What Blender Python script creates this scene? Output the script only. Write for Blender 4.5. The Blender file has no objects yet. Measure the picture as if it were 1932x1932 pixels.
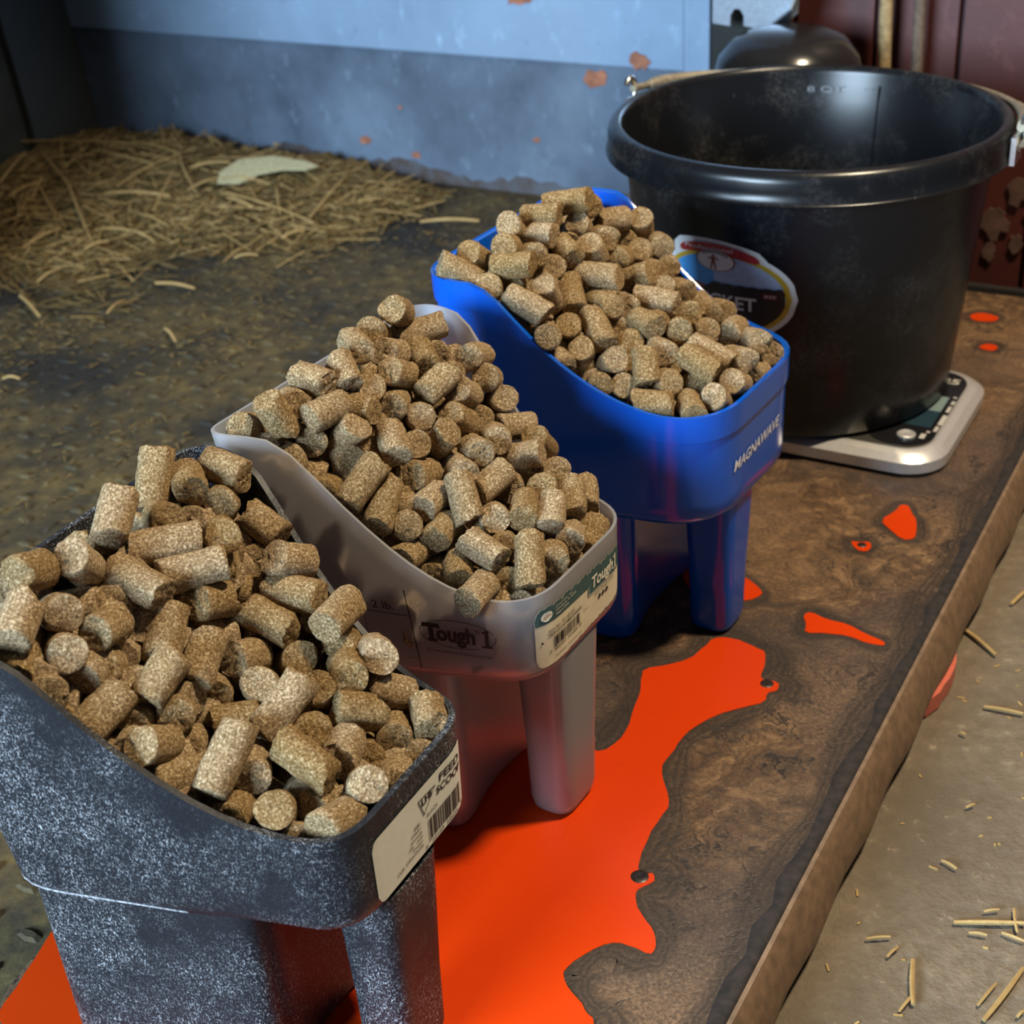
import bpy, bmesh, math, random
import numpy as np
from mathutils import Vector, Matrix
random.seed(7)
scene = bpy.context.scene
COL = scene.collection
# ---------------------------------------------------------------- camera
FPX, PITCH, ROLL, HEIGHT = 2807.647, .5237, -.0653, .6056
cd = bpy.data.cameras.new('camera'); cam = bpy.data.objects.new('camera', cd); COL.objects.link(cam)
cp, sp = math.cos(PITCH), math.sin(PITCH); cr, sr = math.cos(ROLL), math.sin(ROLL)
fw = Vector((0, cp, -sp)); up0 = Vector((0, sp, cp)); rt0 = Vector((1, 0, 0))
rt = rt0*cr + up0*sr; up = -rt0*sr + up0*cr
cam.matrix_world = Matrix(((rt.x, up.x, -fw.x, 0), (rt.y, up.y, -fw.y, 0), (rt.z, up.z, -fw.z, HEIGHT), (0, 0, 0, 1)))
cd.sensor_width = 36; cd.lens = FPX/1932*36; cd.clip_start = .02; cd.clip_end = 30
cd.dof.use_dof = True; cd.dof.focus_distance = .76; cd.dof.aperture_fstop = 14
scene.camera = cam
# ---------------------------------------------------------------- world, lights, exposure
scene.view_settings.view_transform = 'Standard'; scene.view_settings.look = 'None'
scene.view_settings.gamma = 1; scene.view_settings.use_curve_mapping = False
scene.view_settings.exposure = 0.0
w = bpy.data.worlds.new('barn_air'); scene.world = w; w.use_nodes = True
w.node_tree.nodes['Background'].inputs[0].default_value = (.62, .70, .85, 1)
w.node_tree.nodes['Background'].inputs[1].default_value = .075
SLAB_A = np.array([.510, .860]); SLAB_B = np.array([.860, -.510])
def AB(a, b, z=0.0):
    p = a*SLAB_A + b*SLAB_B
    return Vector((float(p[0]), float(p[1]), z))
def lamp(name, kind, loc, target, energy, color, **k):
    l = bpy.data.lights.new(name, kind); l.energy = energy; l.color = color
    for n, v in k.items(): setattr(l, n, v)
    o = bpy.data.objects.new(name, l); COL.objects.link(o); o.location = loc
    o.rotation_euler = (Vector(target)-Vector(loc)).to_track_quat('-Z', 'Y').to_euler()
    return o
lamp('daylight_from_barn_door', 'AREA', AB(-1.55, -.95, .92), AB(1.0, -.6, .1), 165, (.60, .80, 1.0), shape='RECTANGLE', size=1.15, size_y=.8)
lamp('hooded_ceiling_lamp', 'SPOT', AB(.98, .22, 1.75), AB(.8, -.3, .1), 170, (1.0, .83, .57), spot_size=math.radians(84), spot_blend=.8, shadow_soft_size=.09)
# feed scoops: x, y of the front middle, yaw, front width, length, back width, corner radii, back height, front height, basin floor, column end, leg middle
SCOOPS={
 'black':dict(x=-.052,y=.513,yaw=.529,W=.108,L=.184,Wb=.203,rf=.021,rb=.016,rbf=.026,zb=.2625,zf=.1787,zl=.130,vc=.132,leg=(-.004,.020,.150,.180)),
 'clear':dict(x=.038,y=.688,yaw=.584,W=.112,L=.170,Wb=.202,rf=.0255,rb=.014,rbf=.024,zb=.2622,zf=.1763,zl=.127,vc=.117,leg=(-.001,.0205,.135,.164)),
 'blue':dict(x=.168,y=.874,yaw=.594,W=.148,L=.199,Wb=.206,rf=.043,rb=.040,rbf=.040,zb=.2633,zf=.1861,zl=.113,vc=.138,leg=(-.014,.0185,.160,.191)),
}
for _c in SCOOPS.values(): _c['zl0'] = _c['zl']; _c['zl'] -= .007
PROF=(.2487,2.192,.9216)
NC,NE=9,12
def loop(W,L,Wb,rf,rb,rbf=None):
    cs=[(-Wb/2,0,rb),(-W/2,L,rf),(W/2,L,rf),(Wb/2,0,rbf or rb)]
    P=[np.array(c[:2],float) for c in cs]; se=[]
    for i in range(4):
        p=P[i]; d1=P[i-1]-p; d2=P[(i+1)%4]-p
        d1/=np.linalg.norm(d1); d2/=np.linalg.norm(d2); r=cs[i][2]
        se.append((p+d1*r,p,p+d2*r))
    out=[]
    for i in range(4):
        s,p,e=se[i]
        for t in np.linspace(0,1,NC): out.append((1-t)**2*s+2*t*(1-t)*p+t*t*e)
        n=se[(i+1)%4][0]
        for k in range(1,NE): out.append(e+(n-e)*k/NE)
    return np.array(out)
def rimz(c,v):
    a,q,e=PROF
    t=np.clip((v/c['L']-a)/(e-a),0,1)
    return c['zf']+(c['zb']-c['zf'])*(1-t)**q
def soft_rimz(c,v):
    # the same with the two kinks rounded a little
    v=np.asarray(v,float); s=.010
    return (rimz(c,v-s)+rimz(c,v)+rimz(c,v+s)+rimz(c,v-s/2)+rimz(c,v+s/2))/5
def toworld(c,u,v,z):
    s,k=math.sin(c['yaw']),math.cos(c['yaw'])
    return np.stack([c['x']+u*s+(v-c['L'])*k, c['y']+u*k-(v-c['L'])*s, z+0*np.asarray(u)],-1)
def halfw(c,v): 
    return (c['Wb']+(c['W']-c['Wb'])*v/c['L'])/2
def basin_rings(c):
    """plan rings (u,v,z) from rim down to the floor of the basin"""
    top=loop(c['W'],c['L'],c['Wb'],c['rf'],c['rb'],c['rbf'])
    bot=loop(c['W']*.96,c['L']-.004,c['Wb']*.93,c['rf']+.002,max(c['rb'],.038)); bot[:,1]+=.003
    zr=soft_rimz(c,top[:,1]); zlow=c['zl']+.007; rings=[]
    for k in range(9):
        z=zr+(zlow-zr)*k/8
        t=np.clip((c['zb']-z)/(c['zb']-c['zl0']),0,1)[:,None]
        xy=top+(bot-top)*t
        rings.append(np.column_stack([xy,z]))
    return rings
# ---------------------------------------------------------------- material helpers
def newmat(name):
    m = bpy.data.materials.new(name); m.use_nodes = True; nt = m.node_tree
    return m, nt, nt.nodes['Principled BSDF']
def nd(nt, t, **k):
    n = nt.nodes.new(t)
    for a, v in k.items():
        if hasattr(n, a) and a not in n.inputs: setattr(n, a, v)
        else: n.inputs[a].default_value = v
    return n
def coord(nt, scale=(1, 1, 1), rand=False, kind='Object', rot=(0, 0, 0)):
    tc = nd(nt, 'ShaderNodeTexCoord'); mp = nd(nt, 'ShaderNodeMapping')
    mp.inputs['Scale'].default_value = scale; mp.inputs['Rotation'].default_value = rot
    nt.links.new(tc.outputs[kind], mp.inputs['Vector'])
    if rand:
        oi = nd(nt, 'ShaderNodeObjectInfo'); ml = nd(nt, 'ShaderNodeMath', operation='MULTIPLY'); ml.inputs[1].default_value = 37.0
        nt.links.new(oi.outputs['Random'], ml.inputs[0]); nt.links.new(ml.outputs[0], mp.inputs['Location'])
    return mp.outputs[0]
def noise(nt, vec, scale, detail=4, rough=.55, dist=0):
    n = nd(nt, 'ShaderNodeTexNoise', Scale=scale, Detail=detail, Roughness=rough, Distortion=dist)
    nt.links.new(vec, n.inputs['Vector']); return n.outputs['Fac']
def ramp(nt, fac, stops, interp='LINEAR'):
    r = nd(nt, 'ShaderNodeValToRGB'); e = r.color_ramp; e.interpolation = interp
    while len(e.elements) < len(stops): e.elements.new(.5)
    for el, (p, c) in zip(e.elements, stops):
        el.position = p; el.color = (c, c, c, 1) if isinstance(c, (int, float)) else (*c, 1)
    nt.links.new(fac, r.inputs[0]); return r.outputs[0]
def mixc(nt, fac, a, b, blend='MIX'):
    n = nd(nt, 'ShaderNodeMix', data_type='RGBA', blend_type=blend)
    for s, v in ((0, fac), (6, a), (7, b)):
        if hasattr(v, 'is_linked') or isinstance(v, bpy.types.NodeSocket): nt.links.new(v, n.inputs[s])
        else: n.inputs[s].default_value = v if isinstance(v, (int, float)) else (*v, 1)
    return n.outputs[2]
def math_(nt, op, a, b=0.0, c=None):
    n = nd(nt, 'ShaderNodeMath', operation=op)
    for i, v in enumerate((a, b) if c is None else (a, b, c)):
        if isinstance(v, bpy.types.NodeSocket): nt.links.new(v, n.inputs[i])
        else: n.inputs[i].default_value = v
    return n.outputs[0]
def bump(nt, bs, h, strength, dist):
    b = nd(nt, 'ShaderNodeBump', Strength=strength, Distance=dist); nt.links.new(h, b.inputs['Height'])
    nt.links.new(b.outputs[0], bs.inputs['Normal']); return b
def setc(nt, bs, c):
    if isinstance(c, bpy.types.NodeSocket): nt.links.new(c, bs.inputs['Base Color'])
    else: bs.inputs['Base Color'].default_value = (*c, 1)
def plain(name, c, rough=.5, metal=0, coat=0, grain=0, gscale=200):
    m, nt, bs = newmat(name); bs.inputs['Roughness'].default_value = rough; bs.inputs['Metallic'].default_value = metal
    bs.inputs['Coat Weight'].default_value = coat
    v = coord(nt); f = noise(nt, v, gscale, 5)
    k = grain or .12
    setc(nt, bs, mixc(nt, ramp(nt, f, [(.3, 0), (.7, 1)]), tuple(x*(1-k) for x in c), tuple(min(1, x*(1+k)) for x in c)))
    return m
MAT = {}
def m_pellet():
    m, nt, bs = newmat('pressed_hay_pellet'); v = coord(nt, rand=True)
    f1 = noise(nt, v, 780, 6, .68); f2 = noise(nt, v, 1500, 3, .6, 1.5); f3 = noise(nt, v, 130, 3)
    base = ramp(nt, f1, [(.32, (.085, .043, .012)), (.45, (.255, .150, .056)), (.55, (.48, .315, .146)), (.66, (.92, .75, .49))])
    fib = ramp(nt, f2, [(.56, 0), (.66, 1)])
    c = mixc(nt, math_(nt, 'MULTIPLY', fib, .6), base, (.82, .66, .40))
    c = mixc(nt, math_(nt, 'MULTIPLY', ramp(nt, f3, [(.35, 1), (.6, 0)]), .30), c, (.22, .12, .035))
    oi = nd(nt, 'ShaderNodeObjectInfo'); hs = nd(nt, 'ShaderNodeHueSaturation')
    nt.links.new(math_(nt, 'MULTIPLY_ADD', oi.outputs['Random'], .34, .86), hs.inputs['Value'])
    nt.links.new(math_(nt, 'MULTIPLY_ADD', oi.outputs['Random'], -.22, 1.08), hs.inputs['Saturation'])
    nt.links.new(c, hs.inputs['Color']); setc(nt, bs, hs.outputs[0])
    bs.inputs['Roughness'].default_value = .78; bs.inputs['Specular IOR Level'].default_value = .32
    bump(nt, bs, math_(nt, 'ADD', f1, math_(nt, 'MULTIPLY', f2, .5)), 1.0, .0018); return m
MAT['pellet'] = m_pellet()
def m_blackscoop():
    m, nt, bs = newmat('scuffed_black_plastic'); v = coord(nt)
    big = noise(nt, v, 14, 4, .6); fine = noise(nt, coord(nt, (1, 1, .55)), 1300, 4, .7); fine2 = noise(nt, v, 420, 5, .7)
    scr = noise(nt, coord(nt, (1, 1, .2), rot=(.3, .5, .8)), 1100, 3, .6)
    mask = ramp(nt, big, [(.40, .06), (.56, 1)])
    cl = noise(nt, coord(nt, (1, 1, .6), rot=(.2, .4, 0)), 70, 5, .7)
    sp = math_(nt, 'MULTIPLY', ramp(nt, fine, [(.50, 0), (.64, 1)]), ramp(nt, fine2, [(.40, .1), (.60, 1)]))
    sp = math_(nt, 'MULTIPLY', sp, ramp(nt, cl, [(.36, .25), (.60, 1)]))
    sp = math_(nt, 'MAXIMUM', sp, math_(nt, 'MULTIPLY', ramp(nt, scr, [(.70, 0), (.76, 1)]), .5))
    k = math_(nt, 'MULTIPLY', sp, mask)
    setc(nt, bs, mixc(nt, math_(nt, 'MULTIPLY', k, .9), (.010, .011, .015), (.66, .67, .70)))
    nt.links.new(math_(nt, 'MULTIPLY_ADD', k, .25, .42), bs.inputs['Roughness'])
    bs.inputs['Specular IOR Level'].default_value = .3
    bump(nt, bs, fine2, .25, .0006); return m
MAT['black_scoop'] = m_blackscoop()
def m_blue():
    m, nt, bs = newmat('glossy_blue_plastic'); v = coord(nt)
    f = noise(nt, v, 900, 3, .6); g = noise(nt, v, 30, 3)
    dust = math_(nt, 'MULTIPLY', ramp(nt, f, [(.70, 0), (.78, 1)]), ramp(nt, g, [(.5, 0), (.65, .6)]))
    setc(nt, bs, mixc(nt, dust, (.0005, .080, .50), (.4, .5, .7)))
    bs.inputs['Roughness'].default_value = .2; bs.inputs['IOR'].default_value = 1.5
    bs.inputs['Coat Weight'].default_value = .25; bs.inputs['Coat Roughness'].default_value = .08; return m
MAT['blue'] = m_blue()
def m_clear():
    m = bpy.data.materials.new('milky_clear_plastic'); m.use_nodes = True; nt = m.node_tree; nt.nodes.clear()
    out = nd(nt, 'ShaderNodeOutputMaterial'); v = coord(nt)
    rf = nd(nt, 'ShaderNodeBsdfRefraction', Roughness=.22, IOR=1.05); rf.inputs['Color'].default_value = (.93, .93, .95, 1)
    tr = nd(nt, 'ShaderNodeBsdfTranslucent'); tr.inputs['Color'].default_value = (.98, .94, .94, 1)
    df = nd(nt, 'ShaderNodeBsdfDiffuse'); gl = nd(nt, 'ShaderNodeBsdfGlossy', Roughness=.32)
    dust = ramp(nt, noise(nt, v, 1100, 3, .6), [(.68, 0), (.76, 1)])
    nt.links.new(mixc(nt, math_(nt, 'MULTIPLY', dust, .5), (.88, .88, .92), (.95, .93, .9)), df.inputs['Color'])
    def mx(f, a, b):
        n = nd(nt, 'ShaderNodeMixShader'); n.inputs[0].default_value = f
        nt.links.new(a.outputs[0], n.inputs[1]); nt.links.new(b.outputs[0], n.inputs[2]); return n
    a = mx(.42, tr, df); tp = nd(nt, 'ShaderNodeBsdfTransparent'); tp.inputs['Color'].default_value = (.95, .94, .95, 1); b = mx(.56, a, mx(.52, rf, tp))
    fr = nd(nt, 'ShaderNodeFresnel', IOR=1.45); c = mx(.05, b, gl); nt.links.new(fr.outputs[0], c.inputs[0])
    nt.links.new(c.outputs[0], out.inputs['Surface']); return m
MAT['clear'] = m_clear()
def m_resin():
    m, nt, bs = newmat('orange_resin'); v = coord(nt)
    f = noise(nt, coord(nt, (1, 1, 1)), 9, 3); s = noise(nt, coord(nt, (.25, 1, 1), rot=(0, 0, 1.0)), 160, 3)
    c = mixc(nt, f, (.52, .032, .001), (.64, .048, .002))
    c = mixc(nt, ramp(nt, s, [(.70, 0), (.78, .55)]), c, (.35, .02, .003))
    setc(nt, bs, c); bs.inputs['Roughness'].default_value = .28; bs.inputs['Specular IOR Level'].default_value = .4
    bump(nt, bs, f, .05, .002); return m
MAT['resin'] = m_resin()
def m_wood(edge=False):
    m, nt, bs = newmat('oiled_burl_wood' if not edge else 'burl_wood_dark_growth_lines'); v = coord(nt)
    warp = nd(nt, 'ShaderNodeTexNoise', Scale=16, Detail=4, Roughness=.6); nt.links.new(v, warp.inputs['Vector'])
    va = nd(nt, 'ShaderNodeVectorMath', operation='MULTIPLY_ADD'); va.inputs[1].default_value = (.07, .07, .0); nt.links.new(warp.outputs['Color'], va.inputs[0]); nt.links.new(v, va.inputs[2])
    vo = nd(nt, 'ShaderNodeTexVoronoi', Scale=8.2, feature='SMOOTH_F1'); vo.inputs['Smoothness'].default_value = .35
    nt.links.new(va.outputs[0], vo.inputs['Vector'])
    d = vo.outputs['Distance']
    rings = math_(nt, 'SINE', math_(nt, 'MULTIPLY', d, 75))
    fine = noise(nt, v, 420, 6, .72); mid = noise(nt, va.outputs[0], 60, 5, .65); lg = noise(nt, v, 7, 3)
    c = ramp(nt, mid, [(.3, (.030, .019, .012)), (.5, (.115, .063, .031)), (.72, (.29, .17, .085))])
    c = mixc(nt, math_(nt, 'MULTIPLY', ramp(nt, math_(nt, 'ABSOLUTE', rings), [(0.0, 1), (.7, 0)]), .5), c, (.030, .019, .014))
    c = mixc(nt, math_(nt, 'MULTIPLY', ramp(nt, d, [(.36, 0), (.62, .85)]), .9), c, (.050, .034, .028))
    c = mixc(nt, ramp(nt, fine, [(.56, 0), (.72, .55)]), c, (.28, .20, .14))
    c = mixc(nt, ramp(nt, fine, [(.30, .8), (.44, 0)]), c, (.012, .009, .008))
    c = mixc(nt, math_(nt, 'MULTIPLY', ramp(nt, noise(nt, v, 5.5, 2), [(.46, 0), (.62, .7)]), ramp(nt, fine, [(.44, .2), (.60, 1)])), c, (.235, .140, .078))
    cr1 = noise(nt, va.outputs[0], 26, 5, .6, .4); crack = ramp(nt, math_(nt, 'ABSOLUTE', math_(nt, 'SUBTRACT', cr1, .5)), [(.0, 1), (.016, 0)])
    c = mixc(nt, math_(nt, 'MULTIPLY', crack, ramp(nt, lg, [(.44, 0), (.52, 1)])), c, (.008, .008, .010))
    if edge:
        at = nd(nt, 'ShaderNodeAttribute', attribute_name='edge'); ef = at.outputs['Fac']
        e2 = math_(nt, 'ADD', ef, math_(nt, 'MULTIPLY', math_(nt, 'SUBTRACT', mid, .5), .55))
        lines = math_(nt, 'SINE', math_(nt, 'MULTIPLY', math_(nt, 'ADD', e2, math_(nt, 'MULTIPLY', fine, .10)), 34))
        dk = math_(nt, 'MULTIPLY', ramp(nt, e2, [(.18, 0), (.52, 1)]), ramp(nt, ef, [(.0, 0), (.12, 1)]))
        c = mixc(nt, math_(nt, 'MULTIPLY', dk, math_(nt, 'MULTIPLY_ADD', lines, .16, .74)), c, (.026, .018, .014))
    setc(nt, bs, c)
    nt.links.new(math_(nt, 'MULTIPLY_ADD', fine, .35, .30), bs.inputs['Roughness'])
    bump(nt, bs, math_(nt, 'ADD', fine, math_(nt, 'MULTIPLY', crack, -.5)), .3, .0010); return m
MAT['wood'] = m_wood(); MAT['edge'] = m_wood(True)
def m_dirty(name, base, dirt, s1, s2, lo, hi, rough=.8, bstr=.4, bd=.003, spec=.3):
    m, nt, bs = newmat(name); v = coord(nt)
    a = noise(nt, v, s1, 6, .65); b = noise(nt, v, s2, 5, .7)
    k = math_(nt, 'MULTIPLY', ramp(nt, a, [(lo, 0), (hi, 1)]), ramp(nt, b, [(.36, .25), (.62, 1)]))
    c = mixc(nt, k, base, dirt); c = mixc(nt, ramp(nt, b, [(.62, 0), (.74, .5)]), c, tuple(min(1, x*2.1) for x in dirt))
    setc(nt, bs, c); bs.inputs['Roughness'].default_value = rough; bs.inputs['Specular IOR Level'].default_value = spec
    bump(nt, bs, b, bstr, bd); return m
MAT['bark'] = plain('dark_bark_edge', (.014, .009, .008), .8, grain=.8, gscale=140)
MAT['side'] = plain('sawn_slab_side', (.165, .100, .058), .6, grain=.3, gscale=120)
MAT['rubber'] = m_dirty('dirty_black_rubber', (.020, .019, .017), (.105, .078, .031), 5.5, 46, .38, .58)
MAT['concrete'] = m_dirty('dusty_concrete', (.120, .093, .066), (.215, .172, .124), 7, 85, .35, .65, .85, .8, .004)
MAT['straw'] = m_dirty('dry_hay', (.32, .205, .075), (.50, .35, .15), 20, 90, .3, .7, .7, .2, .001)
MAT['chaff'] = m_dirty('old_hay', (.090, .060, .021), (.22, .145, .052), 7, 50, .34, .66, .85, .2, .001)
MAT['husk'] = plain('pale_dry_leaf', (.50, .46, .27), .7, grain=.25)
def m_wall(name, base, stain, rust, rough, rs):
    m, nt, bs = newmat(name); v = coord(nt)
    a = noise(nt, v, 6, 5, .6); b = noise(nt, coord(nt, (1, 1, .6)), 45, 6, .7); r = noise(nt, v, rs, 3, .5); s = noise(nt, v, 120, 3)
    c = mixc(nt, ramp(nt, a, [(.35, 0), (.68, 1)]), base, stain)
    c = mixc(nt, ramp(nt, b, [(.58, 0), (.74, .55)]), c, tuple(min(1, x*1.5+.03) for x in base))
    c = mixc(nt, ramp(nt, b, [(.26, .5), (.4, 0)]), c, tuple(x*.6 for x in stain))
    c = mixc(nt, ramp(nt, r, [(.735, 0), (.76, .9)]), c, rust)
    setc(nt, bs, c); bs.inputs['Roughness'].default_value = rough; bump(nt, bs, b, .2, .002); return m
MAT['wall_up'] = m_wall('painted_sheet_metal_lit', (.27, .375, .52), (.215, .305, .43), (.40, .14, .07), .38, 13)  # lighter colour paints in the band of light on the upper wall
MAT['wall_low'] = m_wall('weathered_sheet_metal_shaded', (.150, .200, .275), (.070, .095, .135), (.30, .13, .08), .45, 11)  # darker colour holds both the shade below that band and real dirt
MAT['wall_foot'] = m_dirty('mud_splashed_metal', (.10, .115, .14), (.075, .048, .036), 9, 40, .25, .5, .7)
MAT['redwall'] = m_wall('dark_red_boards', (.085, .017, .013), (.055, .013, .011), (.10, .03, .02), .5, 9)
MAT['peel'] = plain('bare_plaster_patch', (.090, .046, .034), .8, grain=.5, gscale=60)
MAT['leftwall'] = m_dirty('grey_green_rubber_sheet', (.040, .043, .036), (.075, .075, .060), 5, 30, .4, .7, .6)
def m_bucket():
    m, nt, bs = newmat('dusty_black_bucket_plastic'); v = coord(nt)
    a = noise(nt, v, 16, 5, .65); b = noise(nt, v, 300, 4, .65); s = noise(nt, coord(nt, (1, 1, .15)), 220, 2)
    k = math_(nt, 'MULTIPLY', ramp(nt, a, [(.48, 0), (.75, .36)]), ramp(nt, b, [(.42, .1), (.66, 1)]))
    k = math_(nt, 'MAXIMUM', k, math_(nt, 'MULTIPLY', ramp(nt, s, [(.76, 0), (.80, 1)]), .35))
    setc(nt, bs, mixc(nt, k, (.006, .0065, .008), (.15, .14, .13)))
    nt.links.new(math_(nt, 'MULTIPLY_ADD', k, .35, .27), bs.inputs['Roughness']); bs.inputs['Specular IOR Level'].default_value = .36; return m
MAT['bucket'] = m_bucket()
MAT['zinc'] = plain('bright_zinc_wire', (.62, .62, .60), .28, 1)
MAT['bail'] = plain('dusty_wire', (.34, .29, .21), .5, .7, grain=.3)
MAT['silver'] = plain('silver_plastic', (.62, .60, .60), .32, .55, grain=.05)
MAT['steel'] = plain('brushed_steel_plate', (.26, .25, .22), .35, .9, grain=.1)
MAT['panel'] = plain('glossy_black_panel', (.010, .010, .012), .12)
MAT['lcd'] = plain('lcd_glass', (.17, .23, .23), .12, grain=.05)
MAT['lcd_dark'] = plain('lcd_blank_glass', (.018, .040, .055), .1, grain=.05)
MAT['mark'] = plain('pale_grey_print', (.42, .40, .37), .5)
MAT['label_white'] = plain('white_paper_label', (.66, .66, .58), .5, grain=.03)
MAT['label_cream'] = plain('worn_cream_label', (.66, .57, .40), .6, grain=.1, gscale=90)
MAT['ink'] = plain('black_ink', (.018, .016, .016), .5)
MAT['green'] = plain('dark_teal_print', (.035, .085, .085), .5, grain=.2)
MAT['cream'] = plain('cream_print', (.72, .68, .55), .5)
MAT['white'] = plain('white_print', (.80, .80, .80), .45, grain=.03)
MAT['yellow'] = plain('yellow_print', (.62, .42, .03), .45)
MAT['banner'] = plain('red_print', (.45, .035, .035), .4)
MAT['sky'] = plain('sky_blue_print', (.08, .40, .95), .4)
MAT['haze'] = plain('pale_blue_print', (.42, .55, .80), .4)
MAT['mountain'] = plain('dusky_pink_print', (.32, .12, .11), .4)
MAT['field'] = plain('dark_brown_print', (.030, .022, .016), .4)
MAT['maroon'] = plain('maroon_print', (.26, .06, .04), .4)
MAT['darkmetal'] = plain('dark_grey_metal', (.022, .024, .022), .35, .5)
MAT['galv'] = plain('galvanized_steel', (.30, .36, .44), .3, .6)
MAT['tubblack'] = plain('shiny_black_tub', (.011, .010, .010), .2)
MAT['rope'] = plain('tan_rope', (.30, .21, .10), .8, grain=.35, gscale=160)
MAT['rope2'] = plain('grey_brown_rope', (.12, .085, .06), .8, grain=.35, gscale=160)
MAT['residue'] = plain('dark_feed_dust', (.035, .026, .016), .9, grain=.5, gscale=300)
# ---------------------------------------------------------------- mesh helpers
class MB:
    def __init__(s): s.v = []; s.f = []
    def add(s, vs, fs):
        k = len(s.v); s.v += [tuple(map(float, p)) for p in vs]; s.f += [tuple(i+k for i in f) for f in fs]; return k
    def box(s, c, size, M=None):
        x, y, z = (d/2 for d in size)
        vs = [Vector((i*x, j*y, k*z)) for i in (-1, 1) for j in (-1, 1) for k in (-1, 1)]
        if M is not None: vs = [M @ v for v in vs]
        vs = [v+Vector(c) for v in vs]
        s.add(vs, [(0, 1, 3, 2), (4, 6, 7, 5), (0, 4, 5, 1), (2, 3, 7, 6), (0, 2, 6, 4), (1, 5, 7, 3)])
    def rings(s, rs, cap0=False, cap1=False, closed=True):
        n = len(rs[0]); k = s.add([p for r in rs for p in r], [])
        for a in range(len(rs)-1):
            for i in range(n if closed else n-1):
                j = (i+1) % n
                s.f.append((k+a*n+i, k+a*n+j, k+(a+1)*n+j, k+(a+1)*n+i))
        if cap0: s.f.append(tuple(k+i for i in range(n))[::-1])
        if cap1: s.f.append(tuple(k+(len(rs)-1)*n+i for i in range(n)))
    def tube(s, pts, r, seg=10, caps=True):
        pts = [Vector(p) for p in pts]; rs = []; prev = None
        for i, p in enumerate(pts):
            t = (pts[min(i+1, len(pts)-1)]-pts[max(i-1, 0)]).normalized()
            a = prev if prev is not None else (Vector((0, 0, 1)) if abs(t.z) < .9 else Vector((1, 0, 0)))
            u = (a-t*a.dot(t)).normalized(); w_ = t.cross(u); prev = u
            rr = r[i] if isinstance(r, (list, tuple)) else r
            rs.append([p+(u*math.cos(q)+w_*math.sin(q))*rr for q in (2*math.pi*k/seg for k in range(seg))])
        s.rings(rs, caps, caps)
    def lathe(s, prof, c, seg=72, cap0=False, cap1=False):
        s.rings([[(c[0]+r*math.cos(q), c[1]+r*math.sin(q), c[2]+z) for q in (2*math.pi*k/seg for k in range(seg))] for r, z in prof], cap0, cap1)
    def prism(s, poly, z0, z1):
        n = len(poly); s.add([(p[0], p[1], z1) for p in poly]+[(p[0], p[1], z0) for p in poly],
              [tuple(range(n)), tuple(range(2*n-1, n-1, -1))]+[(i, i+n, (i+1) % n+n, (i+1) % n) for i in range(n)])
def finish(me, smooth=40):
    bm = bmesh.new(); bm.from_mesh(me); bmesh.ops.recalc_face_normals(bm, faces=bm.faces)
    ang = math.radians(smooth)
    for e in bm.edges:
        e.smooth = not (len(e.link_faces) == 2 and e.calc_face_angle(0) > ang)
    for f in bm.faces: f.smooth = smooth > 0
    bm.to_mesh(me); bm.free()
def obj(name, mb, m, parent=None, smooth=40, **tags):
    me = bpy.data.meshes.new(name); me.from_pydata(mb.v, [], mb.f); me.update(); finish(me, smooth)
    me.materials.append(m); o = bpy.data.objects.new(name, me); COL.objects.link(o)
    if parent is not None: o.parent = parent; o.matrix_parent_inverse = parent.matrix_world.inverted()
    return tag(o, **tags)
def tag(o, label=None, category=None, group=None, kind=None):
    for k, v in (('label', label), ('category', category), ('group', group), ('kind', kind)):
        if v: o[k] = v
    return o
def thing(name, loc, rz=0, **tags):
    o = bpy.data.objects.new(name, None); COL.objects.link(o); o.location = loc; o.rotation_euler = (0, 0, rz)
    o.matrix_world = Matrix.Translation(Vector(loc)) @ Matrix.Rotation(rz, 4, 'Z'); o.empty_display_size = .05
    return tag(o, **tags)
def solid(o, th, bev=0):
    md = o.modifiers.new('s', 'SOLIDIFY'); md.thickness = th; md.offset = -1; md.use_even_offset = False
    dg = bpy.context.evaluated_depsgraph_get(); me = bpy.data.meshes.new_from_object(o.evaluated_get(dg)); o.modifiers.clear()
    old = o.data; o.data = me; bpy.data.meshes.remove(old); finish(me, 38)
_tc = {}
def text2d(s, bold=0.0, res=3):
    if (s, bold) in _tc: return _tc[(s, bold)]
    cu = bpy.data.curves.new('t', 'FONT'); cu.body = s; cu.offset = bold; cu.resolution_u = res
    o = bpy.data.objects.new('t', cu); COL.objects.link(o); dg = bpy.context.evaluated_depsgraph_get(); dg.update()
    me = bpy.data.meshes.new_from_object(o.evaluated_get(dg))
    v = np.array([(p.co.x, p.co.y) for p in me.vertices]); f = [tuple(p.vertices) for p in me.polygons]
    bpy.data.objects.remove(o); bpy.data.curves.remove(cu); bpy.data.meshes.remove(me)
    v -= v.min(0); _tc[(s, bold)] = (v, f, v.max(0)); return _tc[(s, bold)]
def put_text(mb, s, fmap, x, y, wid, hei, rot=0, shear=0, bold=0.0):
    """fit s in wid x hei with its lower left at (x, y), then lay it on the surface fmap"""
    v, f, ext = text2d(s, bold); q = v/ext*np.array([wid, hei])
    q[:, 0] += shear*q[:, 1]; c, n = math.cos(rot), math.sin(rot)
    mb.add([fmap(x+a*c-b*n, y+a*n+b*c) for a, b in q], f)
def put_poly(mb, poly, fmap):
    mb.add([fmap(*p) for p in poly], [tuple(range(len(poly)))])
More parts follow.
